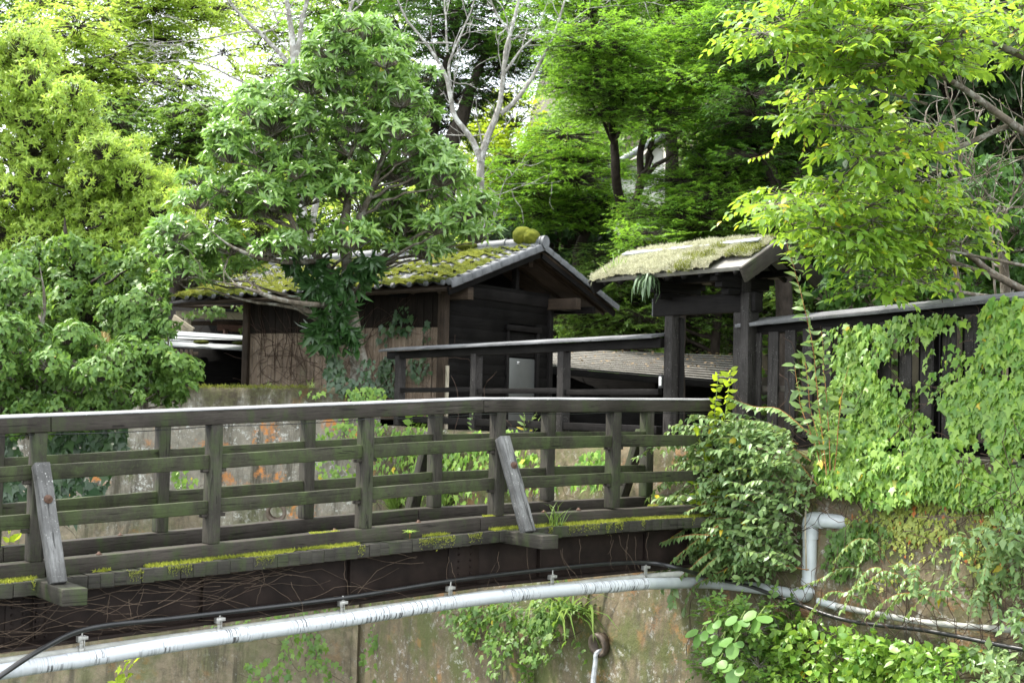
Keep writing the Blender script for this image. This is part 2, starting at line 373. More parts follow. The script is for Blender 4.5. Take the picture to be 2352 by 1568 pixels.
# ------------------------------------------------------------------ the lie of the land
DV = A([.805, .594, 0]); NV = A([.594, -.805, 0]); UP = A([0, 0, 1.])        # along the bridge, towards the viewer
SP = 1.1757
P0 = A([-2.937, 8.691, 0])
def zb(i):
    i = np.asarray(i, float)
    return np.where(i < 2.85, -1.062+.0575*i, np.where(i < 4.3, -.898+.024*(i-2.85), -.8632))
def bp(i, u=0., dz=0.):
    return P0+DV*SP*i+NV*u+UP*(float(zb(i))+dz)
GL = A([1.475, 13.03, 0]); GR = A([2.085, 12.40, 0])          # gate posts; MV runs from the far left to the near right
MV = nrm(GR-GL); MV = A([.594, -.805, 0])
def fp(t, off=0., z=0.):            # t from the right gate post along the right fence; off towards the viewer (down-left)
    return GR+MV*t-DV*off+UP*z
def fl(t, off=0., z=0.):            # t from the left gate post, to the far left
    return GL-MV*t-DV*off+UP*z
C0 = fl(5.30)                       # corner of the two retaining walls
# ground behind the walls + hill, one sheet
WX = [-60, -12, -5.2, C0[0], GL[0], GR[0], GR[0]+.594*2.8, 5.5, 9, 14, 70]
WY = [24, 20.4, 18.75, C0[1], GL[1], GR[1], GR[1]-.805*2.8, 8.0, 3.4, 2, 1]
def wally(x): return np.interp(x, WX, WY)
def sstep(x, a, b):
    t = np.clip((x-a)/(b-a), 0, 1); return t*t*(3-2*t)
def ground_z(x, y):
    b = wally(x)+.12
    z = np.full_like(np.asarray(x, float), -1.0)
    right = sstep(x, -4, 4)
    st = 27-13.5*sstep(x, 4.6, 8)
    rise = np.maximum(0, y-st)
    z = z+right*(np.minimum(rise, 30)*(.5+.12*sstep(x, 5, 9))+np.maximum(rise-30, 0)*.25)+(1-right)*np.minimum(np.maximum(0, y-28), 40)*.2
    z = z+(vnoise(np.stack([x, y, 0*x], -1), .35, 3)-.5)*1.2*sstep(rise, 0, 3)
    return z
xs = np.concatenate([np.linspace(-60, -14, 24), np.linspace(-13, 13, 105), np.linspace(14, 70, 24)])
ks = np.concatenate([np.linspace(0, 30, 100), np.linspace(31, 150, 40)])
X, K = np.meshgrid(xs, ks, indexing='ij'); Yg = wally(X)+.14+K
V = np.stack([X, Yg, ground_z(X, Yg)], -1).reshape(-1, 3)
idx = np.arange(len(V)).reshape(X.shape)
F = np.stack([idx[:-1, :-1], idx[1:, :-1], idx[1:, 1:], idx[:-1, 1:]], -1).reshape(-1, 4)
tag(mesh_np('ground', V, F, M['earth'], smooth=True), kind='structure')
V = A([[-90, -40, -4.3], [90, -40, -4.3], [90, 60, -4.3], [-90, 60, -4.3]])
tag(mesh_np('stream_water', V, [[0, 1, 2, 3]], M['water']), kind='structure')
# retaining walls ----------------------------------------------------------------------------
def wall_sheet(name, p0, p1, ztop0, ztop1, zbot, mat, label, thick=.32, res=.07, amp=.035, batter=.06, off=0, lip=0, front=None):
    p0 = A(p0, float); p1 = A(p1, float); L = np.linalg.norm((p1-p0)[:2]); d = (p1-p0)/L
    nF = A(front) if front is not None else A([d[1], -d[0], 0.])
    nu = max(2, int(L/res)); nv = int((max(ztop0, ztop1)-zbot)/res)
    U, Wv = np.meshgrid(np.linspace(0, 1, nu), np.linspace(0, 1, nv), indexing='ij')
    zt = ztop0+(ztop1-ztop0)*U
    B = p0+(p1-p0)*U[..., None]; Z = zbot+(zt-zbot)*Wv
    Pn = np.stack([B[..., 0], B[..., 1], Z], -1)
    dis = (vnoise(Pn, 1.1, 5, 4)-.5)*amp*2.4+(vnoise(Pn, 7, 9, 2)-.5)*amp*.5-(zt-Z)*0+ (zt-Z)*batter
    dis = np.where(Wv > .999, dis-.03, dis)
    V1 = Pn+nF*dis[..., None]; V1[..., 2] += np.where(Wv > .999, (vnoise(Pn, 3, 2)-.5)*.05, 0)
    V2 = B[:, 0]*1.0; V2[:, 2] = zt[:, 0]+(vnoise(B[:, 0]+A([0, 0, 5.]), 3, 2)-.5)*.04; V2 = V2-nF*thick
    V3 = V2.copy(); V3[:, 2] = zbot
    n1 = nu*nv; idx = np.arange(n1).reshape(nu, nv); F = [np.stack([idx[:-1, :-1], idx[1:, :-1], idx[1:, 1:], idx[:-1, 1:]], -1).reshape(-1, 4)]
    j = np.arange(nu-1); top = idx[:, -1]
    F.append(np.stack([top[:-1], top[1:], n1+j+1, n1+j], -1)); F.append(np.stack([n1+j, n1+j+1, n1+nu+j+1, n1+nu+j], -1))
    V = np.concatenate([V1.reshape(-1, 3), V2, V3])
    e = np.arange(nv-1)
    o = mesh_np(name, V, F, mat, smooth=True)
    bmf = []
    import bmesh
    bm = bmesh.new(); bm.from_mesh(o.data); bm.verts.ensure_lookup_table()
    for c in (0, nu-1):                                       # close the two ends
        vs = [bm.verts[int(idx[c, q])] for q in range(nv)]+[bm.verts[n1+c], bm.verts[n1+nu+c]]
        try: bm.faces.new(vs if c else vs[::-1])
        except ValueError: pass
    bm.to_mesh(o.data); bm.free()
    return tag(o, label, 'retaining wall')
wall_sheet('retaining_wall', fl(5.25, .10), fp(8.2, .10), -.36, -.40, -4.4, M['wallA'], 'mossy concrete river wall with ivy, under the gate and the slatted fence', front=-DV, batter=.03)
wall_sheet('retaining_wall', (-12, 20.3, 0), C0-DV*.10+A([0, -.02, 0]), -.05, .11, -4.4, M['wallB'], 'grey lichen-stained concrete wall below the brown plank hut', thick=.4, batter=.05)
# stone lump / kerb under the fence at the right of the gate is part of the wall top
# ------------------------------------------------------------------ the footbridge
br = empty('footbridge', bp(1, -.45, -.1), 'weathered wooden footbridge on a dark steel girder with green mossy rails', 'footbridge')
LO, HI = -2.4, 5.05
def segs(a, b):
    c = [a]+[x for x in (.05, 2.85) if a < x < b]+[b]; return list(zip(c[:-1], c[1:]))
dk = MB(); i = LO; k = 0
while i < 5.35:
    wdt = .080+random.random()*.016; j = random.random()*.006
    a = bp(i, .168+random.random()*.006, -.142-j*.4); b = bp(i, -1.04, -.142-j*.4)
    dk.beam(a, b, wdt, .080+random.random()*.006, seg=3, jit=.003); i += (wdt+.0003)/SP
dk.build('deck', wood('deck_plank', (.036, .033, .028), (.07, .064, .054), .5, (.04, .055, .02)), br, .0007)
for side, u in (('near', 0.), ('far', -.87)):
    for a, b in segs(LO, 5.2 if side == 'near' else 5.0):
        g = .002/SP
        one('kerb_beam', M['rail'], br, bp(a+g, u, -.050), bp(b-g, u, -.050), .105, .100, .006, seg=12, jit=.004)
        a2, b2 = a, (min(b, 5.30) if side == 'near' else min(b, 5.0))
        if b == 5.2: b2 = 5.0
        lo_ = .0 if side == 'near' else .022
        top = MB(); top.beam(bp(a2+g, u, .845-lo_), bp(b2-g, u, .845-lo_), .125, .098, seg=14, jit=.003)
        # sloped weathering cap: raise the back edge of the top
        o = top.build('top_rail', M['rail'], br, .006)
        cp = MB(); cp.beam(bp(a2+g, u, .895-lo_), bp(b2-g, u, .895-lo_), .131, .008, seg=14, jit=.002)
        vv = A(cp.v); back = ((vv-P0) @ NV) < u-.03; vv[back, 2] += .012 if side == 'near' else .0; cp.v = [tuple(x) for x in vv]
        cp.build('rail_cap', M['cap_rail'], br, .002)
    ps = [-2, -1, 0, 1, 2, 3, 4, 5]
    for q in ps:
        if side == 'far' and q == 5: q = 4.98
        lean = (random.random()-.5)*.006
        b = MB(); b.beam(bp(q, u, 0), bp(q, u, .796)+DV*lean, .085, .108, up=NV, seg=6, jit=.003)
        b.build('post', M['post'], br, .006)
        if q != 5:
            lst = 5 if side == 'near' else 4.98
            for zc, hh in ((.547, .095), (.247, .090)):
                e = q+1 if q < 4 else lst
                if q == 4.98: continue
                one('mid_rail', M['green_rail'], br, bp(q+.040/SP, u+.012, zc+random.uniform(-.005, .005)), bp(e-.040/SP, u+.012, zc+random.uniform(-.005, .005)), .042, hh, .005, seg=8, jit=.004)
                for sgn, qq in ((1, q), (-1, e)):              # little tenon blocks below the rail ends
                    one('tenon_block', M['rail'], br, bp(qq+sgn*.040/SP, u+.006, zc-hh/2-.012), bp(qq+sgn*.085/SP, u+.006, zc-hh/2-.012), .05, .022, .002)
    if side == 'near':                                          # last short rails into the shrub
        for zc, hh in ((.547, .095), (.247, .090)):
            one('mid_rail', M['green_rail'], br, bp(5.04, u+.012, zc), bp(5.28, u+.012, zc), .042, hh, .005)
def brace(i, s):
    """outrigger beam and slanting strut; s=1 near side, -1 far side"""
    u0 = 0 if s > 0 else -.87
    sh = .04
    o = MB(); o.beam(bp(i+sh, u0-.05*s, -.15), bp(i+sh, u0+.63*s, -.15), .15, .10, seg=4, jit=.004); og = o.build('outrigger', M['post'], br, .006)
    p = bp(i, u0+.065*s, .60); q = bp(i+.02, u0+.39*s, -.10)
    st = MB(); st.beam(p, q, .095, .085, up=NV*s, seg=8, jit=.005); so = st.build('brace', M['brace'] if s > 0 else M['post'], br, .006)
    c = p*.68+q*.32; dn = nrm(q-p); on = nrm(np.cross(dn, DV)); on = on if on @ (NV*s) > 0 else -on
    bt = MB(); bt.tube([c+on*.04, c+on*.052, c+on*.0521, c+on*.075], [.028, .028, .014, .014], 10); bt.build('bolt', M['rust'], so)
brace(0, 1); brace(3, 1); brace(3, -1); brace(-2.9, 1); brace(4.98, -1); brace(0, -1)
for q in (.35, .75, 1.35, 1.8, 2.4, 3.4, 4.4, 3.7):
    b = MB(); c = bp(q, random.choice((0, 0, -.87)), .0); b.tube([c-UP*.002, c+UP*.006, c+UP*.0061, c+UP*.018], [.02, .02, .009, .009], 8); b.build('bolt', M['rust'], br)
for side, u in (('near', 0.), ('far', -.87)):
    for a, c in ((LO, 2.85), (2.85, 4.75)):
        g = MB(); g.beam(bp(a, u-.01, -.345), bp(c, u-.01, -.345), .016, .325, seg=6)
        g.beam(bp(a, u-.01, -.194), bp(c, u-.01, -.194), .16, .02)
        g.beam(bp(a, u-.01, -.518), bp(c, u-.01, -.518), .18, .022)
        if side == 'near':
            for q0 in ((-.02,) if a == LO else (2.75,)):
                sp = bp(q0, u+.004, -.345); g.beam(sp-DV*.14, sp+DV*.14, .012, .29)
                for cx in (-.10, -.03, .05, .11) if a == LO else (-.05, .06):
                    for rz in np.linspace(-.12, .12, 6):
                        r = sp+DV*cx+UP*rz; g.tube([r+NV*.004, r+NV*.020], [.013, .008], 6)
            for q in np.arange(a+.5, c-.2, .95):
                r = bp(q, u+.02, -.345); g.beam(r-UP*.15, r+UP*.15, .05, .008, up=DV)
        g.build('steel_girder', M['steel'], br, .002)
wr = MB()
wp_ = []
for q in np.arange(LO, 5.0, .125): wp_.append(bp(q, .045+.008*math.sin(q*7), .786-.012*abs(math.sin(q*math.pi))))
wr.tube(wp_, .0032, 6); wr.build('wire', M['rubber'], br, 0, True)
# cross bearers under the deck
g = MB()
for q in np.arange(-2.2, 4.7, .7): g.beam(bp(q, -.02, -.21), bp(q, -.85, -.21), .07, .07)
g.build('cross_bearer', M['steel'], br)

# ------------------------------------------------------------------ pipes and cable
def tubething(name, P, r, mat, label, cat, n=60, sides=14, parts=None):
    P = resample(P, n); b = MB(); b.tube(P, r, sides); o = b.build(name, mat, None, 0, True, loc=P[0]); tag(o, label, cat); return o
def bY(px, u):     # distance of the bridge line at offset u seen at pixel column px
    a = (px-1176)/FPX; x0, y0 = P0[0]+NV[0]*u, P0[1]+NV[1]*u
    i = (a*y0-x0)/(DV[0]*SP-a*DV[1]*SP); return y0+DV[1]*SP*i
pp = [(-420, 1603), (-150, 1566), (100, 1526), (212, 1510), (425, 1475), (784, 1424), (1039, 1383), (1240, 1360), (1481, 1340)]
P = [at(x, y, bY(x, .30)) for x, y in pp]
bigr = .047
pe = empty('drain_pipe', P[0], 'long pale grey plastic pipe with black scuffs hanging under the footbridge', 'pipe')
b = MB(); b.tube(resample(P, 70), bigr, 18); b.build('pipe_run', M['pipe'], pe, 0, True)
wallpt = lambda px, py, off: onplane(px, py, fp(0, off), DV)
P2 = [P[-1], wallpt(1620, 1338, .45), wallpt(1740, 1350, .30), wallpt(1832, 1365, .22)]
b = MB(); b.tube(resample(P2, 24), bigr, 16); b.build('pipe_run', M['pvc'], pe, 0, True)
E0 = wallpt(1858, 1365, .22); E1 = wallpt(1861, 1192, .20); E2 = wallpt(1925, 1181, .02)
b = MB(); bigr = .060; b.tube([P2[-1], P2[-1]*.35+E0*.65, E0-MV*.02+UP*.008, E0+UP*.035, E0+UP*.10], bigr*1.04, 16)
b.tube([E0+UP*.08, E1-UP*.09], bigr*.98, 16)
el = [E1-UP*.11, E1-UP*.05, E1-UP*.012+MV*.012, E1+MV*.05+DV*.005, E1+MV*.12+DV*.01]
b.tube(resample(el, 16), bigr*1.12, 16); b.tube([el[-1], el[-1]+MV*.17+DV*.05, el[-1]+MV*.21+DV*.10, el[-1]+MV*.22+DV*.36], bigr*.98, 16)
b.tube([E1-UP*.16, E1-UP*.10], bigr*1.14, 16); b.tube([E0+UP*.08, E0+UP*.13], bigr*1.12, 16)
b.build('downpipe', M['pvc'], pe, 0, True)
for x in (170, 560, 905, 1180, 1410):
    b = MB()
    c = at(x, np.interp(x, [p[0] for p in pp], [p[1] for p in pp]), bY(x, .30)); b.tube([c-DV*.05, c+DV*.05], .049, 18); b.build('pipe_joint', M['pipe'], pe, 0, True)
# thin conduit below the flange with its clamps
Q = [bp(i, .10, -.575) for i in np.arange(-2.4, 4.75, .25)]
ce = empty('conduit_pipe', Q[0], 'thin grimy grey conduit clamped along the bottom flange of the footbridge', 'pipe')
b = MB(); b.tube(Q, .027, 12); b.build('conduit', M['oldpvc'], ce, 0, True)
clx = [209, 521, 800, 1045, 1277, 1490, -120]
for x in clx:
    Y = bY(x, .12); i = ((x-1176)/FPX*1.0*(Y)-P0[0]-NV[0]*.12)/(DV[0]*SP)
    b = MB(); b.beam(bp(i, .125, -.64), bp(i, .125, -.475), .022, .006, up=NV); b.beam(bp(i-.015, .105, -.495), bp(i-.015, .15, -.495), .02, .035)
    b.beam(bp(i+.016, .125, -.64), bp(i+.016, .125, -.475), .008, .006, up=NV); b.beam(bp(i-.02, .135, -.49), bp(i+.03, .135, -.49), .03, .02); b.beam(bp(i-.02, .135, -.60), bp(i+.03, .135, -.60), .03, .018)
    b.tube([bp(i, .135, -.50), bp(i, .135, -.44)], .006, 6)
    b.tube([bp(i, .10, -.575)-DV*.015, bp(i, .10, -.575)+DV*.015], .034, 12); b.build('clamp', M['galv'], ce, .001)
cb = [(-60, 1600, .5), (0, 1552, .48), (106, 1484, .36), (212, 1441, .2), (425, 1416, .11), (784, 1373, .10), (1045, 1332, .10), (1277, 1305, .10), (1400, 1294, .10), (1495, 1292, .13), (1560, 1305, .3)]
P = [at(x, y, bY(x, u)) for x, y, u in cb]
P += [wallpt(x, y, .45) for x, y in ((1640, 1328), (1717, 1344), (1823, 1383), (1950, 1425), (2120, 1446), (2290, 1479), (2400, 1500))]
tubething('power_cable', P, .0165, M['rubber'], 'thick black cable lying along the bridge girder and hanging past the elbow pipe', 'cable', 120, 10)
P = [wallpt(x, y, .27) for x, y in ((1880, 1380), (1904, 1387), (2078, 1421), (2200, 1436), (2352, 1448), (2460, 1458))]
ge = empty('garden_pipe', P[0], 'slim dirty white pipe running down to the right along the overgrown wall', 'pipe')
b = MB(); b.tube(resample(P, 30), .024, 12); b.build('pipe_run', M['oldpvc'], ge, 0, True)
b = MB(); b.tube([P[0], P[1]+(P[1]-P[0])*.8], .031, 12); b.build('pipe_socket', M['pvc'], ge, 0, True)
# clay outlet in the wall
c = wallpt(1404, 1470, .12); ax = nrm(-DV*.9+A([.1, 0, -.12]))
de = empty('drain_outlet', c, 'round clay drain outlet dripping water, sticking out of the river wall under the bridge', 'drain outlet')
def ringpipe(c, ax, ro, ri, L):
    a = nrm(np.cross(ax, UP)); u = np.cross(a, ax); V = []; F = []; n = 20
    for k, (t, r) in enumerate(((0, ro), (L*.8, ro*.94), (L*.8, ro*1.12), (L, ro*1.12), (L, ri), (0, ri))):
        for j in range(n): th = 2*math.pi*j/n; V.append(c+ax*t+r*(math.cos(th)*a+math.sin(th)*u))
    for k in range(5):
        for j in range(n): F.append([k*n+j, k*n+(j+1) % n, (k+1)*n+(j+1) % n, (k+1)*n+j])
    return A(V), A(F)
V, F = ringpipe(c-ax*.1, ax, .105, .075, .30); mesh_np('outlet_pipe', V, F, M['clay'], de, smooth=False)
b = MB(); tip = c+ax*.19-UP*.07
b.tube(resample([tip-ax*.15, tip, tip-UP*.1-DV*.02, tip-UP*.6-DV*.05, tip-UP*3-DV*.06], 20), np.interp(np.arange(20), [0, 5, 19], [.02, .022, .03]), 8)
b.build('trickle', M['trickle'], de, 0, True)
c2 = onplane(636, 1172, C0-A([0, .45, 0]), (.12, 1, 0)); V, F = ringpipe(c2, A([.1, -1, -.1]), .11, .08, .16)
tag(mesh_np('weep_pipe', V, F, M['clay'], None, loc=c2), 'small dark drain pipe set in the lichen-stained wall behind the bridge rails', 'drain outlet')

# ------------------------------------------------------------------ gate
gt = empty('roofed_gate', (GL+GR)/2+UP*-.95, 'small black timber gate with a mossy gabled roof at the end of the footbridge', 'gate')
gz = -.95
def gp(t, dd, z): return (GL+GR)/2+MV*t+DV*dd+UP*z         # t along the ridge (right = near), dd along the bridge
half = np.linalg.norm(GR-GL)/2
one('post', M['black_speck'], gt, gp(-half-.02, 0, gz), gp(-half-.02, 0, 1.26), .105, .115, .005, up=DV, seg=8, jit=.003)
one('post', M['black_speck'], gt, gp(half, 0, gz), gp(half, 0, 1.26), .105, .115, .005, up=DV, seg=8, jit=.003)
one('door_post', M['black'], gt, gp(-half+.03, .06, gz), gp(-half+.03, .06, .80), .05, .05, .004, up=DV)
one('door_post', M['black_speck'], gt, gp(half+.12, -.03, gz), gp(half+.12, -.03, .98), .10, .13, .004, up=DV)
one('lintel', M['black'], gt, gp(-half-.22, -.02, .90), gp(half+.22, -.02, .90), .10, .17, .005, seg=4, jit=.003)
one('lintel_end', M['cap'], gt, gp(-half-.235, -.02, .90), gp(-half-.222, -.02, .90), .104, .172, .002)
one('tie_beam', M['black'], gt, gp(-half-.10, 0, 1.16), gp(half+.10, 0, 1.16), .11, .10, .005)
for t in (-half, half):
    for k, (hl, z) in enumerate(((.22, .99), (.30, 1.05), (.36, 1.10))):
        one('bracket', M['black'], gt, gp(t, -hl, z), gp(t, hl, z), .09, .055, .004)
    one('gable_tie', M['black'], gt, gp(t, 0, 1.15), gp(t, 0, 1.40), .07, .07, .003, up=DV)
T0, T1, HWD = -1.07, .885, .445; RZ, EZ = 1.415, 1.155
for dd in (-.33, .33): one('purlin', M['rafter'] if dd < 0 else M['black'], gt, gp(T0+.04, dd, 1.175), gp(T1-.04, dd, 1.175), .06, .06, .004)
one('purlin', M['black'], gt, gp(T0+.04, 0, 1.345), gp(T1-.04, 0, 1.345), .07, .07, .004)
sl = nrm(A([0, HWD, -(RZ-EZ)]))
b = MB()
for t in np.linspace(T0+.12, T1-.12, 9):
    for s in (-1, 1): b.beam(gp(t, 0, RZ-.045), gp(t, s*HWD*.97, EZ-.04), .035, .035)
b.build('rafter', M['black'], gt)
for s in (-1, 1):
    a = gp(T0, 0, RZ); c = gp(T0, s*HWD, EZ); dd = gp(T1, s*HWD, EZ); e = gp(T1, 0, RZ)
    b = MB(); b.beam(gp((T0+T1)/2, 0, RZ-.005), gp((T0+T1)/2, s*HWD, EZ-.005), T1-T0, .04, up=UP); b.build('roof_board', M['greyroof'], gt, .004)
    for t, nm in ((T1+.018, 'barge_board'), (T0-.018, 'barge_board')):
        one(nm, M['rail'] if t > 0 else M['black'], gt, gp(t, 0, RZ-.048), gp(t, s*(HWD+.03), EZ-.068), .034, .135, .003, up=UP)
def blanket(name, origin, eu, ev, nu, nv, hfun, mat, parent, mask=None, smooth=True, tile=None):
    """height field over origin + u*eu + v*ev (full vectors), pushed along the normal by hfun(P,U,V)"""
    U, W = np.meshgrid(np.linspace(0, 1, nu), np.linspace(0, 1, nv), indexing='ij')
    Pn = origin+U[..., None]*eu+W[..., None]*ev; n = nrm(np.cross(eu, ev)); n = n if n[2] > 0 else -n
    h = hfun(Pn, U, W); Vx = (Pn+n*h[..., None]).reshape(-1, 3); idx = np.arange(nu*nv).reshape(nu, nv)
    F = np.stack([idx[:-1, :-1], idx[1:, :-1], idx[1:, 1:], idx[:-1, 1:]], -1).reshape(-1, 4)
    if mask is not None:
        mk = mask(Pn, U, W); mm = (mk[:-1, :-1] & mk[1:, :-1] & mk[1:, 1:] & mk[:-1, 1:]).ravel(); F = F[mm]
        used = np.unique(F); rm = np.full(nu*nv, -1); rm[used] = np.arange(len(used)); F = rm[F]; Vx = Vx[used]
    return mesh_np(name, Vx, F, mat, parent, smooth=smooth)
hg = lambda P_, U, W: .015+.085*vnoise(P_, 11, 3, 4)*(np.minimum(1, 4*np.minimum(U+.05, 1.05-U)))+.012*vnoise(P_, 60, 4, 2)-.03*sstep(W, .93, 1.)
GM = blanket('moss_mat', gp(T0-.03, -.0, RZ+.01), MV*(T1-T0-.02), gp(0, -HWD-.05, EZ-.02)-gp(0, 0, RZ), 260, 80, hg, M['palemoss'], gt,
        mask=lambda P_, U, W: ~((W > .80-.25*vnoise(P_, 5, 8)) & (U > .84)))
for (t0, t1, w) in ((T0+.08, T1-.10, .36),):
    q0 = gp(t0, -HWD*w, RZ+(EZ-RZ)*w+.105); q1 = gp(t1, -HWD*w, RZ+(EZ-RZ)*w+.105)
    one('ridge_batten' if w < .1 else 'roof_batten', M['metalroof'], gt, q0, q1, .055, .014, .002, up=A([-.35, -.26, .8]), seg=14, jit=.006)
c = gp(-half, -.075, .28)-MV*.05; c = GL-DV*.075+UP*.20-MV*.03
pl = one('sign_frame', M['slotdark'], gt, c-UP*.065, c+UP*.065, .055, .012, .002, up=DV)
one('sign_plate', M['paper'], pl, c-UP*.042-DV*.008, c+UP*.042-DV*.008, .030, .006, .001, up=DV)

# ------------------------------------------------------------------ low fence left of the gate (posts, rails, sloping cap)
fe = empty('low_fence', fl(2.4, 0, -.33), 'low black post and rail fence with a grey sloping cap board left of the gate', 'fence')
for t in (4.745, 3.14, 1.577, .1):
    if t > .2: one('post', M['black_speck'], fe, fl(t, 0, -.34), fl(t, 0, .50), .10, .10, .004, up=DV, seg=4, jit=.003)
one('cap_board', M['cap'], fe, fl(5.02, .035, .575), fl(.09, .035, .630), .23, .026, .003, seg=12, jit=.003, up=nrm(-DV*.16+UP))
one('under_beam', M['black'], fe, fl(5.0, 0, .505), fl(.08, 0, .560), .085, .09, .004)
for t0, t1 in ((4.745, 3.14), (3.14, 1.577), (1.577, .07)):
    one('mid_rail', M['black'], fe, fl(t0-.05, 0, .085), fl(t1+.05, 0, .10), .05, .055, .003)
    one('base_rail', M['black'], fe, fl(t0-.05, 0, -.26), fl(t1+.05, 0, -.26), .08, .075, .003)
# ------------------------------------------------------------------ tall slatted fence on the right
fr = empty('slatted_fence', fp(1.4, 0, -.40), 'black board-on-board fence with a grey sloping cap right of the gate, half covered in ivy', 'fence')
LEN = 6.4
one('cap_board', M['cap'], fr, fp(.0, .03, .720), fp(LEN, .03, .983), .24, .030, .003, seg=12, jit=.003, up=nrm(-DV*.27+UP))
one('under_beam', M['black'], fr, fp(.12, 0, .655), fp(LEN, 0, .912), .08, .085, .004)
one('base_beam', M['black'], fr, fp(.12, 0, -.30), fp(LEN, 0, -.30), .09, .10, .004)
one('cross_rail', M['rail'], fr, fp(.12, .0, .14), fp(LEN, 0, .16), .05, .055, .003)
k = 0
t = .17
while t < LEN:
    top = .62+t*.039
    tl = random.uniform(-.008, .008)
    one('slat', M['black_speck'], fr, fp(t, .045, -.27), fp(t+tl, .045, top), .022, .112+random.uniform(-.006, .006), .003, up=MV, seg=5, jit=.003)
    one('slat', M['black'], fr, fp(t+.10, -.045, -.27), fp(t+.10, -.045, top), .018, .085, .003, up=MV)
    t += .2
for t in (1.95, 4.1, LEN-.1): one('post', M['black'], fr, fp(t, -.11, -1.0), fp(t, -.11, .7), .09, .09, .004, up=MV)

# ------------------------------------------------------------------ the tiled hut
GV = A([.53, .848, 0]); RV = A([-.848, .53, 0])       # along the gable (left eave to right eave), along the ridge away
E1 = A([-.790, 17.5, 1.40]); SPAN = 4.48; HS = SPAN/2; RISE = .70; LENR = 5.0
W1 = A([-.905, 18.11, 0])
hut = empty('tiled_hut', W1+UP*-.95, 'dark plank hut with a moss-covered tiled gable roof and a steel door', 'hut')
def hp(r, g, z=0.): return W1+RV*r+GV*g+UP*z           # r along the ridge away, g along the gable, from the front corner
wt = 1.50
# eave side: vertical planks, lower part weathered brown, upper part dark
b1 = MB(); b2 = MB(); r = 0
while r < 3.36:
    wd = random.uniform(.11, .17); off = random.uniform(0, .012); m_ = .98+random.uniform(-.015, .015)
    b1.beam(hp(r+wd/2, -off, -.3), hp(r+wd/2, -off, .86 if r > 1.3 else .92), wd-.006, .022, up=GV)
    b2.beam(hp(r+wd/2, -off-.012, (.86 if r > 1.3 else .92)), hp(r+wd/2, -off-.012, 1.47), wd-.006, .022, up=GV)
    r += wd
b1.build('plank_wall', M['plank'], hut, .002); b2.build('upper_plank_wall', M['plank_dark'], hut, .002)
one('corner_post', M['rafter'], hut, hp(-.03, -.03, -.95), hp(-.03, -.03, 1.55), .11, .11, .004, up=GV)
one('corner_post', M['rafter'], hut, hp(3.38, -.02, -.2), hp(3.38, -.02, 1.5), .10, .10, .004, up=GV)
one('corner_trim', M['palewood'], hut, hp(-.10, -.02, -.4), hp(-.10, -.02, .42), .03, .05, .003, up=GV)
# gable side: black weatherboards, door
GW = 2.67
b = MB(); z = -.95; k = 0
while z < 1.42:
    segs_ = [(0.05, 1.55), (2.30, GW)] if z < .96 else [(0.05, GW)]
    for a, c in segs_:
        q0 = hp(-.02, a, z+.085); q1 = hp(-.02, c, z+.085)
        b.beam(q0, q1, .020, .175, up=nrm(UP-RV*.10)); 
    z += .155
b.build('weatherboard_wall', M['blackboard'], hut, .002)
b = MB(); b.beam(hp(.05, .02, .2), hp(.05, GW, .2), .03, 2.4); b.beam(hp(.06, GW, .2), hp(3.4, GW, .2), .05, 2.4); b.beam(hp(3.4, 0.05, .2), hp(3.4, GW, .2), .05, 2.4)
b.build('inner_wall', M['blackboard'], hut)
one('door_post', M['black'], hut, hp(-.03, 1.52, -.95), hp(-.03, 1.52, .98), .07, .06, .003, up=GV)
one('door_post', M['black'], hut, hp(-.03, 2.33, -.95), hp(-.03, 2.33, .98), .07, .06, .003, up=GV)
one('door_lintel', M['black'], hut, hp(-.04, 1.45, 1.0), hp(-.04, 2.40, 1.0), .08, .08, .003)
dr = one('door', M['door'], hut, hp(-.01, 1.92, -.93), hp(-.01, 1.92, .58), .03, .76, .003, up=GV)
one('black_panel_over_door', M['blackboard'], hut, hp(.0, 1.92, .60), hp(.0, 1.92, .97), .03, .78, .003, up=GV)  # black board filling the dark area above the steel door
lb = one('door_label', M['paper'], dr, hp(-.03, 1.84, .495), hp(-.03, 1.84, .535), .006, .055, 0, up=GV)
b = MB(); b.beam(hp(-.035, 1.825, .505), hp(-.035, 1.825, .527), .003, .015, up=GV); b.beam(hp(-.035, 1.855, .505), hp(-.035, 1.855, .527), .003, .015, up=GV); b.build('label_marks', M['door'], dr)
one('corner_post', M['black'], hut, hp(-.03, GW, -.95), hp(-.03, GW, 1.45), .10, .10, .004, up=GV)
# roof geometry
def rp(k, q, side, dz=0.):       # k along the ridge from the front verge; q 0 ridge .. 1 eave; side -1 left, 1 right
    z = E1[2]+RISE*(1-q); return A([E1[0], E1[1], 0])+GV*(HS+side*q*HS)+RV*k+UP*(z+dz)
a_ = rp(1.0, .98, -1, -.1); c_ = rp(1.0, .98, 1, -.1); d_ = rp(1.0, 0, 1, -.1)
mesh_np('gable_panel', A([a_, c_, d_, a_+RV*.04, c_+RV*.04, d_+RV*.04]), [np.array([[0, 1, 2], [5, 4, 3]]), np.array([[0, 3, 4, 1], [1, 4, 5, 2], [2, 5, 3, 0]])], M['blackboard'], hut)
SAG = lambda k: -.10*sstep(k, 2.0, 4.6)
def tileh(P_, U, W):
    k = U*LENR; q = W*2.36
    wv = .5+.5*np.cos(2*math.pi*k/.262); wv = np.abs(wv)**1.6
    st = 1-np.mod(q, .232)/.232
    return .03+.034*wv+.034*(1-st)
def sagit(o):
    return o
uL = RV*LENR-UP*.12
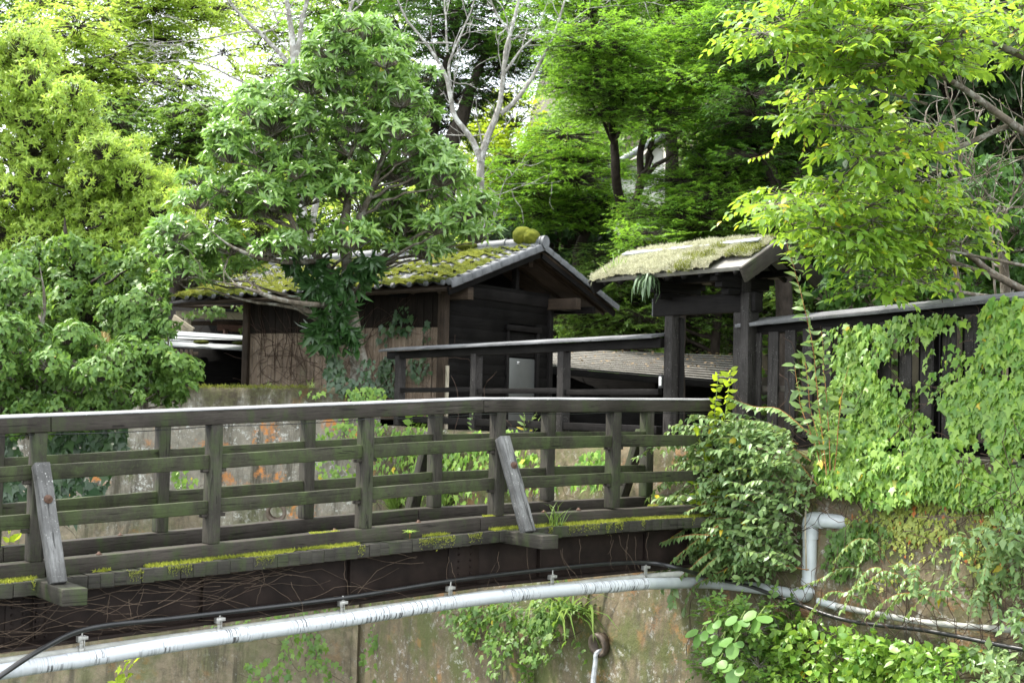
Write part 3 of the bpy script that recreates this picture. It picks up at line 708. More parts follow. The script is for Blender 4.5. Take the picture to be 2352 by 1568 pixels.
for side in (-1, 1):
    ev = rp(0, 1.0, side)-rp(0, 0, side); nu, nv = (560, 210) if side < 0 else (300, 60)
    blanket('tile_roof', rp(0, 0, side), uL, ev, nu, nv, tileh, M['tile'], hut, smooth=True)
    b = MB(); b.beam(rp(LENR/2, 0, side, -.02), rp(LENR/2, 1., side, -.02), LENR-.02, .03, up=UP); 
    vv = A(b.v); vv[:, 2] -= .12*((vv-rp(0, 0, side)) @ RV)/LENR; b.v = [tuple(x) for x in vv]; b.build('roof_board', M['rafter'], hut)
evL = rp(0, 1., -1)-rp(0, 0, -1)
def mossmask(P_, U, W):
    n1 = vnoise(P_, 2.0, 21, 3); n2 = vnoise(P_, 8, 5, 2); st = np.mod(W*2.36, .232)/.232
    thr = .475+.03*sstep(U, .0, .3)-.10*W+.08*(U > .35)*(W < .6)-.10*(U > .62)
    return (n1*.55+n2*.45+.17*(st-.45) > thr) & (U > .012)
blanket('roof_moss', rp(0, 0, -1), uL, evL, 560, 210, lambda P_, U, W: tileh(P_, U, W)*.95+.004+.040*vnoise(P_, 11, 2, 3), M['moss'], hut, mask=mossmask)
# verge tiles, ridge, eave ends
for side in (-1, 1):
    b = MB(); n = 10
    for j in range(n):
        a = rp(.02, (j)/n, side, .065); c = rp(.02, (j+1.12)/n, side, .058+.012)
        b.beam(a, c+UP*.0, .11, .035, up=UP)
        a2 = a-RV*.055-UP*.035; c2 = c-RV*.055-UP*.035; b.beam(a2, c2, .016, .085, up=UP)
        b.tube([c-RV*.005-(c-a)*.14, c-RV*.005-(c-a)*.02], .045, 10)
    b.build('verge_tile', M['tile'], hut, .004)
    one('barge_board', M['blackboard'] if side < 0 else M['black'], hut, rp(.03, 0.02, side, -.06), rp(.03, 1.0, side, -.055), .03, .10, .003, up=UP)
b = MB(); n = 17
for j in range(n):
    k0, k1 = j*LENR/n, (j+1.10)*LENR/n; dz = -.12*k0/LENR
    c0 = rp(k0, 0, 1, .105+dz); c1 = rp(min(k1, LENR), 0, 1, .098+dz); b.tube([c0, c1], [.075, .070], 12)
    b.tube([c0-RV*.0, c0+RV*.03], .086, 12)
b.beam(rp(0, 0, 1, .05), rp(LENR, 0, 1, -.07), .20, .06)
b.tube([rp(-.06, 0, 1, .10), rp(-.02, 0, 1, .10)], .095, 18)
b.build('ridge_tile', M['tile'], hut, 0, True)
def blob(name, c, r, mat, parent, seed=1, sq=(1, 1, 1), amp=.25, label=None, cat=None, loc=None):
    n = 40; m = 24; th, ph = np.meshgrid(np.linspace(0, 2*math.pi, n, endpoint=False), np.linspace(0, math.pi, m), indexing='ij')
    D = np.stack([np.cos(th)*np.sin(ph), np.sin(th)*np.sin(ph), np.cos(ph)], -1)
    R = r*(1-amp/2+amp*vnoise(D*2+seed, 1.6, seed, 4)); Vx = (A(c)+D*R[..., None]*A(sq)).reshape(-1, 3); idx = np.arange(n*m).reshape(n, m); nx = np.roll(idx, -1, 0)
    F = np.stack([idx[:, :-1], nx[:, :-1], nx[:, 1:], idx[:, 1:]], -1).reshape(-1, 4)
    return mesh_np(name, Vx, F, mat, parent, smooth=True, loc=loc)
blob('ridge_moss', rp(.33, 0, 1, .20), .14, M['moss'], hut, 3); blob('ridge_moss', rp(.16, 0, -1, .17)-GV*.03, .12, M['moss'], hut, 8)
blob('ridge_moss', rp(1.2, .05, -1, .12), .11, M['moss'], hut, 9, (1.6, 1, .6))
b = MB()
for j in range(19):
    c = rp(.1+j*.262, 1.0, -1, .055-.12*(j*.262)/LENR); b.tube([c-GV*.01, c-GV*.035], .036, 10)
b.build('eave_tile_end', M['tile'], hut)
b = MB()
for k in np.arange(.2, LENR, .42):
    for s in (-1, 1): b.beam(rp(k, .03, s, -.07), rp(k, .985, s, -.06), .045, .06)
b.build('rafter', M['rafter'], hut, .002)
one('eave_board', M['rafter'], hut, rp(.05, .99, -1, -.03), rp(LENR-.05, .99, -1, -.15), .02, .05, .002)
one('ridge_beam', M['rafter'], hut, rp(.18, 0, 1, -.17), rp(3.6, 0, 1, -.19), .11, .13, .004)
for g_, nm in ((.10, 'purlin'), (GW, 'purlin')):
    one(nm, M['rafter'], hut, hp(-.52 if g_ > 1 else -.36, g_, 1.36 if g_ < 1 else 1.40), hp(2.8, g_, 1.36), .13, .16, .004)
one('tie_beam', M['black'], hut, hp(.0, .0, 1.42), hp(.0, 3.5, 1.42), .10, .15, .004)
one('purlin', M['black'], hut, hp(-.35, 3.45, 1.36), hp(2.5, 3.45, 1.36), .09, .10, .004)
for g_ in (.7, 1.8): one('gable_strut', M['black'], hut, hp(.02, g_, 1.45), hp(.02, g_, 1.85 if g_ < 1 else 2.0), .08, .08, .003, up=GV)
# ------------------------------------------------------------------ low building with a slatted board roof, behind the gate
A4, B4, C4, D4 = at(1235, 801, 24.6), at(1700, 818, 24.9), at(1705, 881, 22.9), at(1245, 841, 21.6)
lo = empty('low_shed', (C4+D4)/2*A([1, 1, 0])+UP*-1, 'long low shed with a weathered grey board roof, seen beyond the low fence', 'shed')
n = 11; b = MB(); g = MB()
for j in range(n):
    f0, f1 = j/n, (j+.62)/n
    p = [A4+(D4-A4)*f0, B4+(C4-B4)*f0, B4+(C4-B4)*f1, A4+(D4-A4)*f1]
    lift = UP*.03
    a = (p[0]+p[3])/2+lift; c = (p[1]+p[2])/2+lift; wd = np.linalg.norm((p[3]-p[0]))
    b.beam(a-UP*.02, c-UP*.02, wd, .010, up=nrm(np.cross(B4-A4, D4-A4))*(-1 if np.cross(B4-A4, D4-A4)[2] < 0 else 1))
b.build('roof_boards', M['greyroof'], lo, .003)
mesh_np('underlay_gap_shade', A([A4, B4, C4, D4]), [[0, 1, 2, 3]], M['slotdark'], lo)  # near-black sheet paints the shade in the gaps between the boards
one('eave_beam', M['blackboard'], lo, D4-UP*.06, C4-UP*.06, .06, .10, .003)
one('verge_board', M['metalroof'], lo, A4-UP*.05+A([-.05, 0, 0]), D4-UP*.05+A([-.05, -.1, 0]), .03, .13, .003)
bk = A([.0, .5, 0]); b = MB(); q0, q1 = D4+bk, C4+bk
b.beam(A([q0[0], q0[1], -.3]), A([q1[0], q1[1], -.3]), .05, 1.45); b.build('wall', M['blackboard'], lo)
# ------------------------------------------------------------------ left outbuilding
sh = empty('storage_shed', at(500, 893, 20.6), 'dark open-fronted storage shed with a pale metal lean-to roof left of the plank hut', 'shed')
r0, r1, r2, r3 = at(330, 756, 21.3), at(585, 774, 21.6), at(585, 798, 20.5), at(330, 786, 20.3)
nn = 3; b = MB()
for j in range(nn):
    f = (j+.5)/nn; a = r0+(r3-r0)*f; c = r1+(r2-r1)*f; b.beam(a+UP*(-.02*j), c+UP*(-.02*j), np.linalg.norm(r3-r0)/nn*.94, .02, up=nrm(np.cross(r1-r0, r0-r3)))
b.build('metal_roof', M['metalroof'], sh, .003)
blob('roof_moss', at(462, 789, 20.4)+UP*.02, .10, M['moss'], sh, 4, (1.2, 1, .3)); blob('roof_moss', at(550, 791, 20.45)+UP*.02, .10, M['moss'], sh, 6, (1.1, 1, .3))
b = MB(); q0 = at(300, 850, 20.75); q1 = at(590, 850, 20.85); b.beam(A([q0[0], q0[1], .0]), A([q1[0], q1[1], .0]), .04, 1.6); b.build('plank_wall', M['blackboard'], sh)
one('fascia_beam', M['palewood'], sh, at(405, 722, 22.0), at(600, 727, 22.0), .06, .115, .004)
one('frame_post', M['palewood'], sh, at(431, 722, 22.0)-UP*.05, at(431, 775, 22.0), .10, .08, .004, up=DV)
one('cross_beam', M['redwood'], sh, at(500, 752, 22.25), at(600, 757, 22.25), .06, .10, .004)
one('strut', M['redwood'], sh, at(518, 756, 22.2), at(518, 785, 22.2), .07, .06, .004, up=DV)
one('upper_beam', M['rafter'], sh, at(420, 742, 22.6), at(600, 742, 22.6), .06, .07, .004)
one('loose_board', M['palewood'], sh, at(395, 737, 21.7), at(440, 768, 21.5), .03, .22, .003)
b = MB(); q0 = at(380, 800, 24); q1 = at(640, 800, 24); b.beam(A([q0[0], q0[1], .4]), A([q1[0], q1[1], .4]), .04, 2.6); b.build('back_wall', M['blackboard'], sh)
q0 = at(395, 716, 21.9); q1 = at(610, 718, 21.9); b = MB(); b.beam(q0+A([0, .9, .14]), q1+A([0, .9, .14]), 1.9, .03, up=nrm(A([0, -.05, 1]))); b.build('tile_roof', M['rafter'], sh)
# slatted screen & yellow panel at the far left
sc_ = empty('picket_screen', at(360, 900, 19.4), 'weathered vertical picket screen behind the leaves left of the storage shed', 'screen')
b = MB()
for x in np.arange(285, 450, 11): b.beam(at(x, 802, 19.6), at(x, 905, 19.6), .035, .03, up=DV)
b.beam(at(280, 812, 19.63), at(455, 812, 19.63), .03, .05); b.beam(at(280, 880, 19.63), at(455, 880, 19.63), .03, .05); b.build('pickets', M['plank'], sc_)
q0, q1 = at(25, 800, 22), at(300, 800, 22); n = 200; xx = np.linspace(q0[0], q1[0], n)
V = np.concatenate([np.stack([xx, 22+.02*np.sin(np.arange(n)*1.0), np.full(n, z)], -1) for z in (.35, 1.12)]); j = np.arange(n-1)
ypo = mesh_np('corrugated_panel', V, np.stack([j, j+1, n+j+1, n+j], -1), M['yellowpanel'], None, loc=V[0]); sm = ypo.modifiers.new('solid', 'SOLIDIFY'); sm.thickness = .004
tag(ypo, 'yellow-brown corrugated panel glimpsed through the leaves at far left', 'panel')
q0, q1 = at(25, 754, 22), at(300, 750, 22)
# white house far behind
wh = empty('white_house', at(1475, 470, 36)*A([1, 1, 0])+UP*3.5, 'white gabled house glimpsed between the maple trunks on the hill', 'house')
a = at(1400, 425, 36); b_ = at(1520, 425, 36); hl = at(1404, 395, 36); hr = at(1520, 320, 36)
V = []; dep = A([.8, 5, 0])
prof = [a-UP*1.5, b_-UP*1.5, hr, hl]
V = A(prof+[p+dep for p in prof]); F = [[0, 1, 2, 3], [5, 4, 7, 6], [1, 5, 6, 2], [4, 0, 3, 7], [3, 2, 6, 7], [0, 4, 5, 1]]
mesh_np('wall', V, F, M['white'], wh)
rf = MB(); rf.beam(hl+A([-.5, 2.3, -.25]), hr+A([.3, 2.3, .27]), 5.6, .14, up=UP); rf.build('roof', M['metalroof'], wh)
# ================================================================== foliage
def tmpl(kind):
    if kind == 'rhomb':
        return A([[0, 0, 0], [-.24, .42, .05], [0, 1, -.06], [.24, .42, .05]]), A([[0, 3, 2], [0, 2, 1]])
    if kind == 'slim':
        return A([[0, 0, 0], [-.15, .4, .04], [0, 1, -.10], [.15, .4, .04]]), A([[0, 3, 2], [0, 2, 1]])
    if kind == 'lance':    # folded and drooping blade
        v = A([[0, 0, 0], [-.13, .28, .03], [0, .28, .0], [.13, .28, .03], [-.12, .66, -.03], [0, .66, -.06], [.12, .66, -.03], [0, 1, -.22]])
        return v, A([[0, 2, 1], [0, 3, 2], [1, 2, 5], [1, 5, 4], [2, 3, 6], [2, 6, 5], [4, 5, 7], [5, 6, 7]])
    if kind == 'ovate':
        v = A([[0, 0, 0], [-.27, .25, .05], [0, .25, .0], [.27, .25, .05], [-.22, .62, .0], [0, .62, -.05], [.22, .62, .0], [0, 1, -.16]])
        return v, A([[0, 2, 1], [0, 3, 2], [1, 2, 5], [1, 5, 4], [2, 3, 6], [2, 6, 5], [4, 5, 7], [5, 6, 7]])
    if kind == 'round':
        v = [[0, .45, -.02]]
        for a in np.linspace(-150, 150, 9): t = math.radians(a); v.append([math.sin(t)*.46, .48-math.cos(t)*-.0+math.cos(t)*.5, .05*abs(math.sin(t))])
        v = A(v); v[1:, 1] = .48+np.cos(np.radians(np.linspace(-150, 150, 9)))*.5
        return v, A([[0, k+1, k] for k in range(1, 9)]+[[0, 1, 9]])
    if kind in ('ivy', 'maple'):
        if kind == 'ivy': rad = [(-140, .42), (-105, .30), (-68, .62), (-38, .42), (0, .95), (38, .42), (68, .62), (105, .30), (140, .42)]; cy = .18
        else: rad = [(-120, .5), (-88, .16), (-58, .78), (-30, .22), (0, 1.), (30, .22), (58, .78), (88, .16), (120, .5)]; cy = .12
        v = [[0, cy, .0]]
        for a, r in rad: t = math.radians(a); v.append([math.sin(t)*r*.72, cy+math.cos(t)*r*.82, -.12*r*r])
        return A(v), A([[0, k+1, k] for k in range(1, 9)]+[[0, 1, 9]])
    if kind == 'tri5':     # cheap star for far maples: three narrow blades
        v = A([[0, 0, 0], [-.55, .55, -.08], [-.16, .32, 0], [0, 1, -.1], [.16, .32, 0], [.55, .55, -.08]])
        return v, A([[0, 2, 1], [0, 3, 2], [0, 4, 3], [0, 5, 4]])
    if kind == 'blade':
        v = A([[-.02, 0, 0], [.02, 0, 0], [-.022, .35, .03], [.022, .35, .03], [-.016, .7, -.04], [.016, .7, -.04], [0, 1, -.28]])
        return v, A([[0, 1, 3], [0, 3, 2], [2, 3, 5], [2, 5, 4], [4, 5, 6]])
def leafmesh(name, mat, parent, pos, ax, nr, L, kind, wid=1., rnd=None, loc=None):
    v, f = tmpl(kind); N_ = len(pos); ax = nrm(ax); nr = nr-ax*(nr*ax).sum(-1, keepdims=True); nr = nrm(nr); sd = np.cross(ax, nr)
    L = np.broadcast_to(np.asarray(L, float), (N_,))[:, None, None]
    curl = rng.uniform(.3, 1.9, N_)[:, None, None]; wv = (wid*rng.uniform(.8, 1.2, N_))[:, None, None]
    Vx = pos[:, None]+L*(v[None, :, 0:1]*wv*sd[:, None]+v[None, :, 1:2]*ax[:, None]+v[None, :, 2:3]*curl*nr[:, None])
    F = (f[None]+(np.arange(N_)*len(v))[:, None, None]).reshape(-1, 3)
    if rnd is None: rnd = rng.random(N_)
    return mesh_np(name, Vx.reshape(-1, 3), F, mat, parent, rnd=np.repeat(rnd, len(v)), loc=loc)
def sprigs(B, D, n, mode='alt', L=.25, size=.08, ang=50, droop=.15, jit=.22, up=None):
    Ns = len(B); D = nrm(D); S = np.cross(D, A([0, 0, 1.])+rng.normal(0, .15, (Ns, 3))); S = nrm(S); T = np.cross(S, D)
    T = np.where(T[:, 2:3] < 0, -T, T); L = np.broadcast_to(np.asarray(L, float), (Ns,)); a = math.radians(ang)
    P, X, Nn = [], [], []
    for j in range(n):
        if mode == 'alt':
            t = (j+.7)/n; sg = 1 if j % 2 else -1
            if j == n-1: aa = .1
            else: aa = a
            p = B+D*(L*t)[:, None]-A([0, 0, 1.])*(droop*.6*L*t*t)[:, None]; x = D*math.cos(aa)+S*sg*math.sin(aa); m = T+0
        else:
            az = 2*math.pi*j/n+rng.uniform(0, .8, Ns)+ (rng.random(Ns)*6.3 if j == 0 else 0)
            sd = np.cos(az)[:, None]*S+np.sin(az)[:, None]*T; aa = a*rng.uniform(.75, 1.15, Ns)[:, None]
            p = B+D*(L*rng.uniform(0, .35, Ns))[:, None]; x = D*np.cos(aa)+sd*np.sin(aa); m = D*np.sin(aa)-sd*np.cos(aa)
        x = x+rng.normal(0, jit, (Ns, 3)); x[:, 2] -= droop; m = m+rng.normal(0, jit, (Ns, 3))
        P.append(p); X.append(x); Nn.append(m)
    P = np.concatenate(P); X = np.concatenate(X); Nn = np.concatenate(Nn)
    return P, X, Nn, size*rng.uniform(.6, 1.2, len(P))
def in_poly(x, y, poly):
    c = False; n = len(poly); j = n-1
    for i in range(n):
        xi, yi = poly[i]; xj, yj = poly[j]
        if (yi > y) != (yj > y) and x < (xj-xi)*(y-yi)/(yj-yi)+xi: c = not c
        j = i
    return c
def region(poly, sp, rx, ry, Z0, Z1, jit=.25):
    """clump centres spread over a part of the view, at real distances between Z0 and Z1"""
    xs = [p[0] for p in poly]; ys = [p[1] for p in poly]; o = []; row = 0; y = min(ys)
    while y < max(ys):
        x = min(xs)+(sp/2 if row % 2 else 0)
        while x < max(xs):
            a, b = x+rng.normal(0, sp*jit), y+rng.normal(0, sp*jit*.6)
            if in_poly(a, b, poly): s = rng.uniform(.7, 1.3); o.append((a, b, rx*s, ry*s*rng.uniform(.8, 1.2), rng.uniform(Z0, Z1)))
            x += sp
        y += sp*.62; row += 1
    return o
def clump_points(C, R, n, mode):
    if mode == 'layer':
        th = rng.uniform(0, 2*math.pi, n); r = np.sqrt(rng.random(n)); ly = rng.integers(0, 3, n)
        off = np.stack([np.cos(th)*r, np.sin(th)*r, (ly-1)*.62+rng.normal(0, .07, n)-.35*r*r], -1)
        D = np.stack([np.cos(th), np.sin(th), rng.normal(-.02, .16, n)], -1)+rng.normal(0, .25, (n, 3))*A([1, 1, .4])
    else:
        d = nrm(rng.normal(0, 1, (n, 3)))
        if mode == 'dome': d[:, 2] = np.abs(d[:, 2])*1.0-.28*rng.random(n); d = nrm(d)
        r = rng.uniform(.55 if mode != 'dome' else .78, 1.02, n)
        off = d*r[:, None]; D = nrm(d)*A([1, 1, .7])+A([0, 0, .75 if mode == 'dome' else .35])+rng.normal(0, .2, (n, 3))
    return C+off*R, nrm(D)
def tree(name, label, cat, trunks, clumps, mode='ball', dens=.012, kind='rhomb', smode='alt', nl=8, spL=.3, size=.1, ang=50, droop=.12, mat='L_mid',
         barkm='bark_dark', group=None, twig=.004, limb=.035, width=1., limbs=True, depth=.9, jit=.22, tshare=1.):
    trunks = [[(A(at(x, y, Z)), r*(.72 if name == 'cherry_tree' else 1)) for x, y, Z, r in t] for t in trunks]
    for t in trunks[:1]:
        q = t[0][0]; gz_ = float(ground_z(A([q[0]]), A([q[1]]))[0])-.15
        if q[1] > wally(q[0])+.5 and q[2] > gz_: t.insert(0, (A([q[0], q[1], gz_]), t[0][1]*1.25))
    base = trunks[0][0][0]; root = empty(name, base, label, cat, group)
    S_, R_ = [], []
    b = MB()
    for t in trunks:
        n = max(6, len(t)*5); P = resample([p for p, r in t], n); R = np.interp(np.linspace(0, len(t)-1, n), range(len(t)), [r for p, r in t])*np.interp(np.linspace(0, 1, n), [0, .6, 1], [1, 1, .12])
        P = P+(vnoise(P, 1.5, 3)[:, None]-.5)*R.max()*A([1.2, 1.2, 0]); b.tube(P, R, 10); S_.append(P); R_.append(R)
    b.build('trunk', M[barkm], root, 0, True)
    S_ = np.concatenate(S_); R_ = np.concatenate(R_)
    LP, LR, TP, TR = [], [], [], []; AP, AX, AN, AL = [], [], [], []
    for (x, y, rx, ry, Z) in clumps:
        C = A(at(x, y, Z)); R = A([rx, rx*depth, ry])*Z/FPX; n = max(3, int(dens*rx*ry*1.0))
        Cb = C-UP*R[2]*(.55 if mode != 'layer' else .1)
        if limbs:
            h = np.linalg.norm((S_-Cb)[:, :2], axis=1); cost = np.linalg.norm(S_-Cb, axis=1)+3*np.maximum(0, S_[:, 2]-(Cb[2]-.25*h))
            k = int(np.argmin(cost)); a = S_[k]; ln = np.linalg.norm(Cb-a); mid = (a+Cb)/2+UP*ln*.10+rng.normal(0, .05*ln, 3)
            tt = np.linspace(0, 1, 9)[:, None]; path = (1-tt)**2*a+2*tt*(1-tt)*mid+tt**2*Cb
            path[1:-1] += rng.normal(0, .012*ln, (7, 3)); LP.append(path); r0 = min(R_[k]*.75, limb*(.5+.4*ln)); LR.append(np.linspace(r0, max(.007, limb*.22), 9))
        B, D = clump_points(C, R, n, mode)
        if twig:
            q = int(len(B)*tshare) or 1
            s0 = Cb+(B[:q]-Cb)*rng.uniform(.0, .35, (q, 1))*A([1, 1, .6]); m0 = (s0+B[:q])/2+UP*.04*np.linalg.norm(B[:q]-s0, axis=1, keepdims=True)+rng.normal(0, .02, (q, 3))
            tt = np.linspace(0, 1, 4)[None, :, None]; e = B[:q]+D[:q]*spL*(.6 if smode == 'alt' else .1)
            TP.append((1-tt)**2*s0[:, None]+2*tt*(1-tt)*m0[:, None]+tt**2*e[:, None]); TR.append(np.repeat(np.linspace(twig*1.9, twig*.7, 4)[None], q, 0))
        p, xx, nn_, l = sprigs(B, D, nl, smode, spL*rng.uniform(.6, 1.2, len(B)), size, ang, droop, jit); AP.append(p); AX.append(xx); AN.append(nn_); AL.append(l)
    Vs, Fs = [], []; off = 0
    if LP:
        v, f = tubes_np(A(LP), A(LR), 6); Vs.append(v); Fs.append(f); off = len(v)
    if TP:
        v, f = tubes_np(np.concatenate(TP), np.concatenate(TR), 3); Vs.append(v); Fs.append(f+off)
    if Vs: mesh_np('branches', np.concatenate(Vs), np.concatenate(Fs), M[barkm], root, smooth=True)
    leafmesh('crown', M[mat], root, np.concatenate(AP), np.concatenate(AX), np.concatenate(AN), np.concatenate(AL), kind, width)
    return root
ALLT = 'trees of the wooded slope'
# --- glossy evergreen in front of the hut ------------------------------------------------------
dm = region([(760, 70), (800, 50), (890, 75), (965, 160), (1000, 270), (1050, 380), (1105, 470), (1100, 550), (960, 590), (860, 580), (810, 580), (720, 585), (620, 610), (520, 650), (400, 665), (365, 600), (375, 520), (420, 440), (470, 380), (500, 300), (560, 250), (640, 185), (700, 120)], 57, 46, 28, 16.1, 17.9, .42)
dm = [d_ for d_ in dm if not (620 < d_[0] < 800 and 470 < d_[1] < 560 and rng.random() < .4)]
tk = [[(828, 905, 17.1, .16), (818, 840, 17.1, .12), (808, 760, 17.1, .085), (800, 690, 17.05, .075), (795, 600, 17., .07), (792, 500, 17., .06), (800, 400, 17., .05), (815, 280, 17, .035), (800, 130, 17, .015)],
      [(798, 660, 17.05, .05), (740, 600, 16.9, .045), (690, 540, 16.8, .04), (640, 440, 16.7, .03), (600, 330, 16.7, .015)],
      [(803, 700, 17.1, .05), (855, 620, 17.3, .04), (915, 560, 17.5, .032), (980, 500, 17.6, .02), (1040, 470, 17.6, .01)],
      [(800, 690, 17.05, .045), (740, 700, 16.6, .035), (650, 690, 16.2, .03), (560, 660, 16.1, .022), (470, 640, 16, .012)],
      [(795, 560, 17., .05), (850, 450, 17, .04), (890, 330, 17.1, .028), (930, 200, 17.1, .012)],
      [(740, 600, 16.9, .04), (640, 600, 16.4, .03), (540, 570, 16.2, .02), (450, 500, 16.2, .01)]]
T1 = tree('evergreen_tree', 'broadleaf evergreen with drooping glossy leaf whorls in front of the brown plank hut', 'tree', tk, dm, 'dome', .022, 'lance', 'whorl', 8, .10, .14, 66, .10, 'L_gloss', 'bark_brown', None, .0045, .026, 1., jit=.3)
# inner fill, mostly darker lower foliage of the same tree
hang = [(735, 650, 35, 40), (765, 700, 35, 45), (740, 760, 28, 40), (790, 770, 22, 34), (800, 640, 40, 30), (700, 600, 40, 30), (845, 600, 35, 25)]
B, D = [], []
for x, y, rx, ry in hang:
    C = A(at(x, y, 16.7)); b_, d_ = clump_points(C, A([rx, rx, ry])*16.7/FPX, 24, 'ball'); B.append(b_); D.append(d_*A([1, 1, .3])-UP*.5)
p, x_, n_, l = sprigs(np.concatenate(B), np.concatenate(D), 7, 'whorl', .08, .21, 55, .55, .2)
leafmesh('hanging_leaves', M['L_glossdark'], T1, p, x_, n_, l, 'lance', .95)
# --- left side ---------------------------------------------------------------------------------
tree('broadleaf_tree', 'bright yellow-green tree filling the upper left edge, its sunlit sprays pointing up', 'tree', [[(120, 960, 20.5, .16), (130, 760, 20.5, .13), (110, 600, 20.5, .11), (95, 420, 20.5, .08), (60, 250, 20.5, .04)], [(115, 620, 20.5, .08), (200, 500, 20.2, .06), (280, 400, 20, .03)]],
     region([(-90, 95), (40, 95), (120, 150), (190, 220), (225, 300), (225, 420), (150, 560), (-90, 560)], 62, 58, 40, 19.2, 21.2)+region([(225, 330), (330, 305), (350, 380), (420, 430), (440, 500), (430, 580), (330, 640), (200, 620), (160, 560)], 58, 52, 34, 18.8, 20.2),
     'ball', .052, 'lance', 'whorl', 9, .20, .082, 54, .04, 'L_bright', 'bark_dark', ALLT, .004, .03, 1.0)
tree('broadleaf_tree', 'tall light green tree behind the bright one at upper left, sky showing through it', 'tree', [[(330, 760, 28, .2), (330, 500, 28, .17), (290, 300, 28, .12), (250, 100, 28, .08), (240, -80, 28, .04)], [(320, 420, 28, .1), (400, 280, 28, .07), (440, 150, 28, .03)], [(300, 330, 28, .09), (180, 180, 27, .06), (110, 60, 27, .03)]],
     region([(60, -80), (480, -80), (520, 20), (440, 110), (470, 190), (380, 260), (250, 280), (150, 200), (60, 110)], 72, 62, 34, 26, 29.5),
     'layer', .034, 'slim', 'alt', 9, .42, .13, 48, .1, 'L_bright', 'bark_dark', ALLT, .005, .035, 1.3)
tree('broadleaf_tree', 'soft green tree with arching branches left of the glossy evergreen, below the patch of sky', 'tree', [[(400, 760, 26, .16), (390, 560, 26, .13), (370, 420, 26, .1), (400, 300, 26, .05)], [(370, 430, 26, .08), (300, 330, 25.5, .05), (240, 280, 25.5, .03)]],
     region([(220, 250), (400, 210), (490, 250), (500, 330), (440, 400), (360, 470), (300, 420), (240, 330)], 60, 52, 34, 24.5, 27),
     'layer', .040, 'slim', 'alt', 9, .36, .12, 48, .1, 'L_mid', 'bark_dark', ALLT, .005, .035, 1.3)
tree('broadleaf_tree', 'grey-green feathery tree in the top left corner', 'tree', [[(60, 700, 33, .2), (50, 300, 33, .15), (40, 0, 33, .06)]],
     region([(-80, -80), (140, -80), (130, 60), (60, 120), (-80, 110)], 70, 62, 36, 31, 34)+region([(130, 200), (240, 260), (230, 420), (130, 380)], 70, 60, 40, 31, 33), 'ball', .022, 'slim', 'alt', 9, .4, .14, 48, .15, 'L_mid', 'bark_dark', ALLT, .006, .035, 1.3)
tree('yellow_green_bush', 'pale yellow-green bush lit by the sun behind the glossy evergreen', 'bush', [[(520, 700, 25, .1), (540, 560, 25, .08), (560, 440, 25, .04)], [(540, 600, 25, .06), (640, 480, 25, .03)]],
     region([(370, 460), (480, 380), (560, 370), (740, 400), (1000, 440), (1000, 620), (700, 660), (560, 690), (400, 640)], 66, 56, 36, 24, 26.5), 'ball', .026, 'slim', 'alt', 9, .3, .12, 50, .1, 'L_bright', 'bark_dark', ALLT, .004, .03, 1.3)
tree('palmate_leaf_shrub', 'large dull green shrub with five-leaf clusters hanging over the left end of the bridge rail', 'shrub', [[(70, 1010, 15.9, .05), (80, 850, 15.9, .04), (100, 700, 15.9, .025), (90, 600, 15.9, .015)], [(80, 850, 15.9, .03), (150, 800, 15.6, .02), (220, 760, 15.4, .01)], [(80, 900, 15.9, .03), (-20, 760, 15.9, .015)]],
     region([(-90, 760), (60, 740), (190, 770), (290, 800), (330, 860), (290, 940), (200, 960), (-90, 985)], 52, 46, 30, 14.4, 15.8)+region([(-80, 600), (60, 600), (80, 700), (60, 760), (-80, 760)], 56, 46, 30, 15, 16.4), 'ball', .044, 'ovate', 'whorl', 5, .05, .078, 82, .28, 'L_shrub', 'bark_brown', None, .003, .02)
tree('dark_leaf_tree', 'deep green tree with a black shaded trunk below the bright canopy at left', 'tree', [[(185, 900, 18.6, .15), (180, 740, 18.6, .13), (170, 600, 18.6, .1), (150, 500, 18.6, .06)]],
     region([(60, 540), (180, 560), (330, 570), (380, 620), (350, 700), (330, 760), (200, 750), (60, 740)], 54, 46, 32, 17.6, 19.2), 'ball', .040, 'ovate', 'whorl', 6, .07, .085, 78, .25, 'L_mid', 'bark_dark', None, .003, .025)
tree('palmate_leaf_shrub', 'dull green shrub with five-leaf clusters drooping in front of the storage shed', 'shrub', [[(330, 960, 16.2, .06), (335, 850, 16.2, .045), (350, 760, 16.2, .03), (360, 680, 16.2, .015)], [(335, 860, 16.2, .03), (400, 830, 16, .015), (430, 870, 16, .008)]],
     region([(240, 700), (330, 660), (400, 700), (390, 760), (350, 800), (400, 800), (440, 820), (445, 880), (395, 930), (330, 920), (310, 860), (240, 800)], 44, 36, 24, 15.6, 16.6), 'ball', .050, 'ovate', 'whorl', 5, .05, .082, 82, .28, 'L_shrub', 'bark_brown', None, .003, .02)
tree('far_tree', 'pale far-off tree whose thin leaves break up the patch of sky', 'tree', [[(600, 760, 46, .2), (600, 400, 46, .15), (620, 100, 46, .06)]],
     region([(430, -60), (900, -80), (860, 200), (700, 400), (480, 400), (440, 250), (560, 190), (500, 100)], 76, 66, 36, 42, 48), 'layer', .020, 'slim', 'alt', 8, .6, .2, 50, .1, 'L_bright', 'bark_dark', ALLT, .008, .05, 1.4)
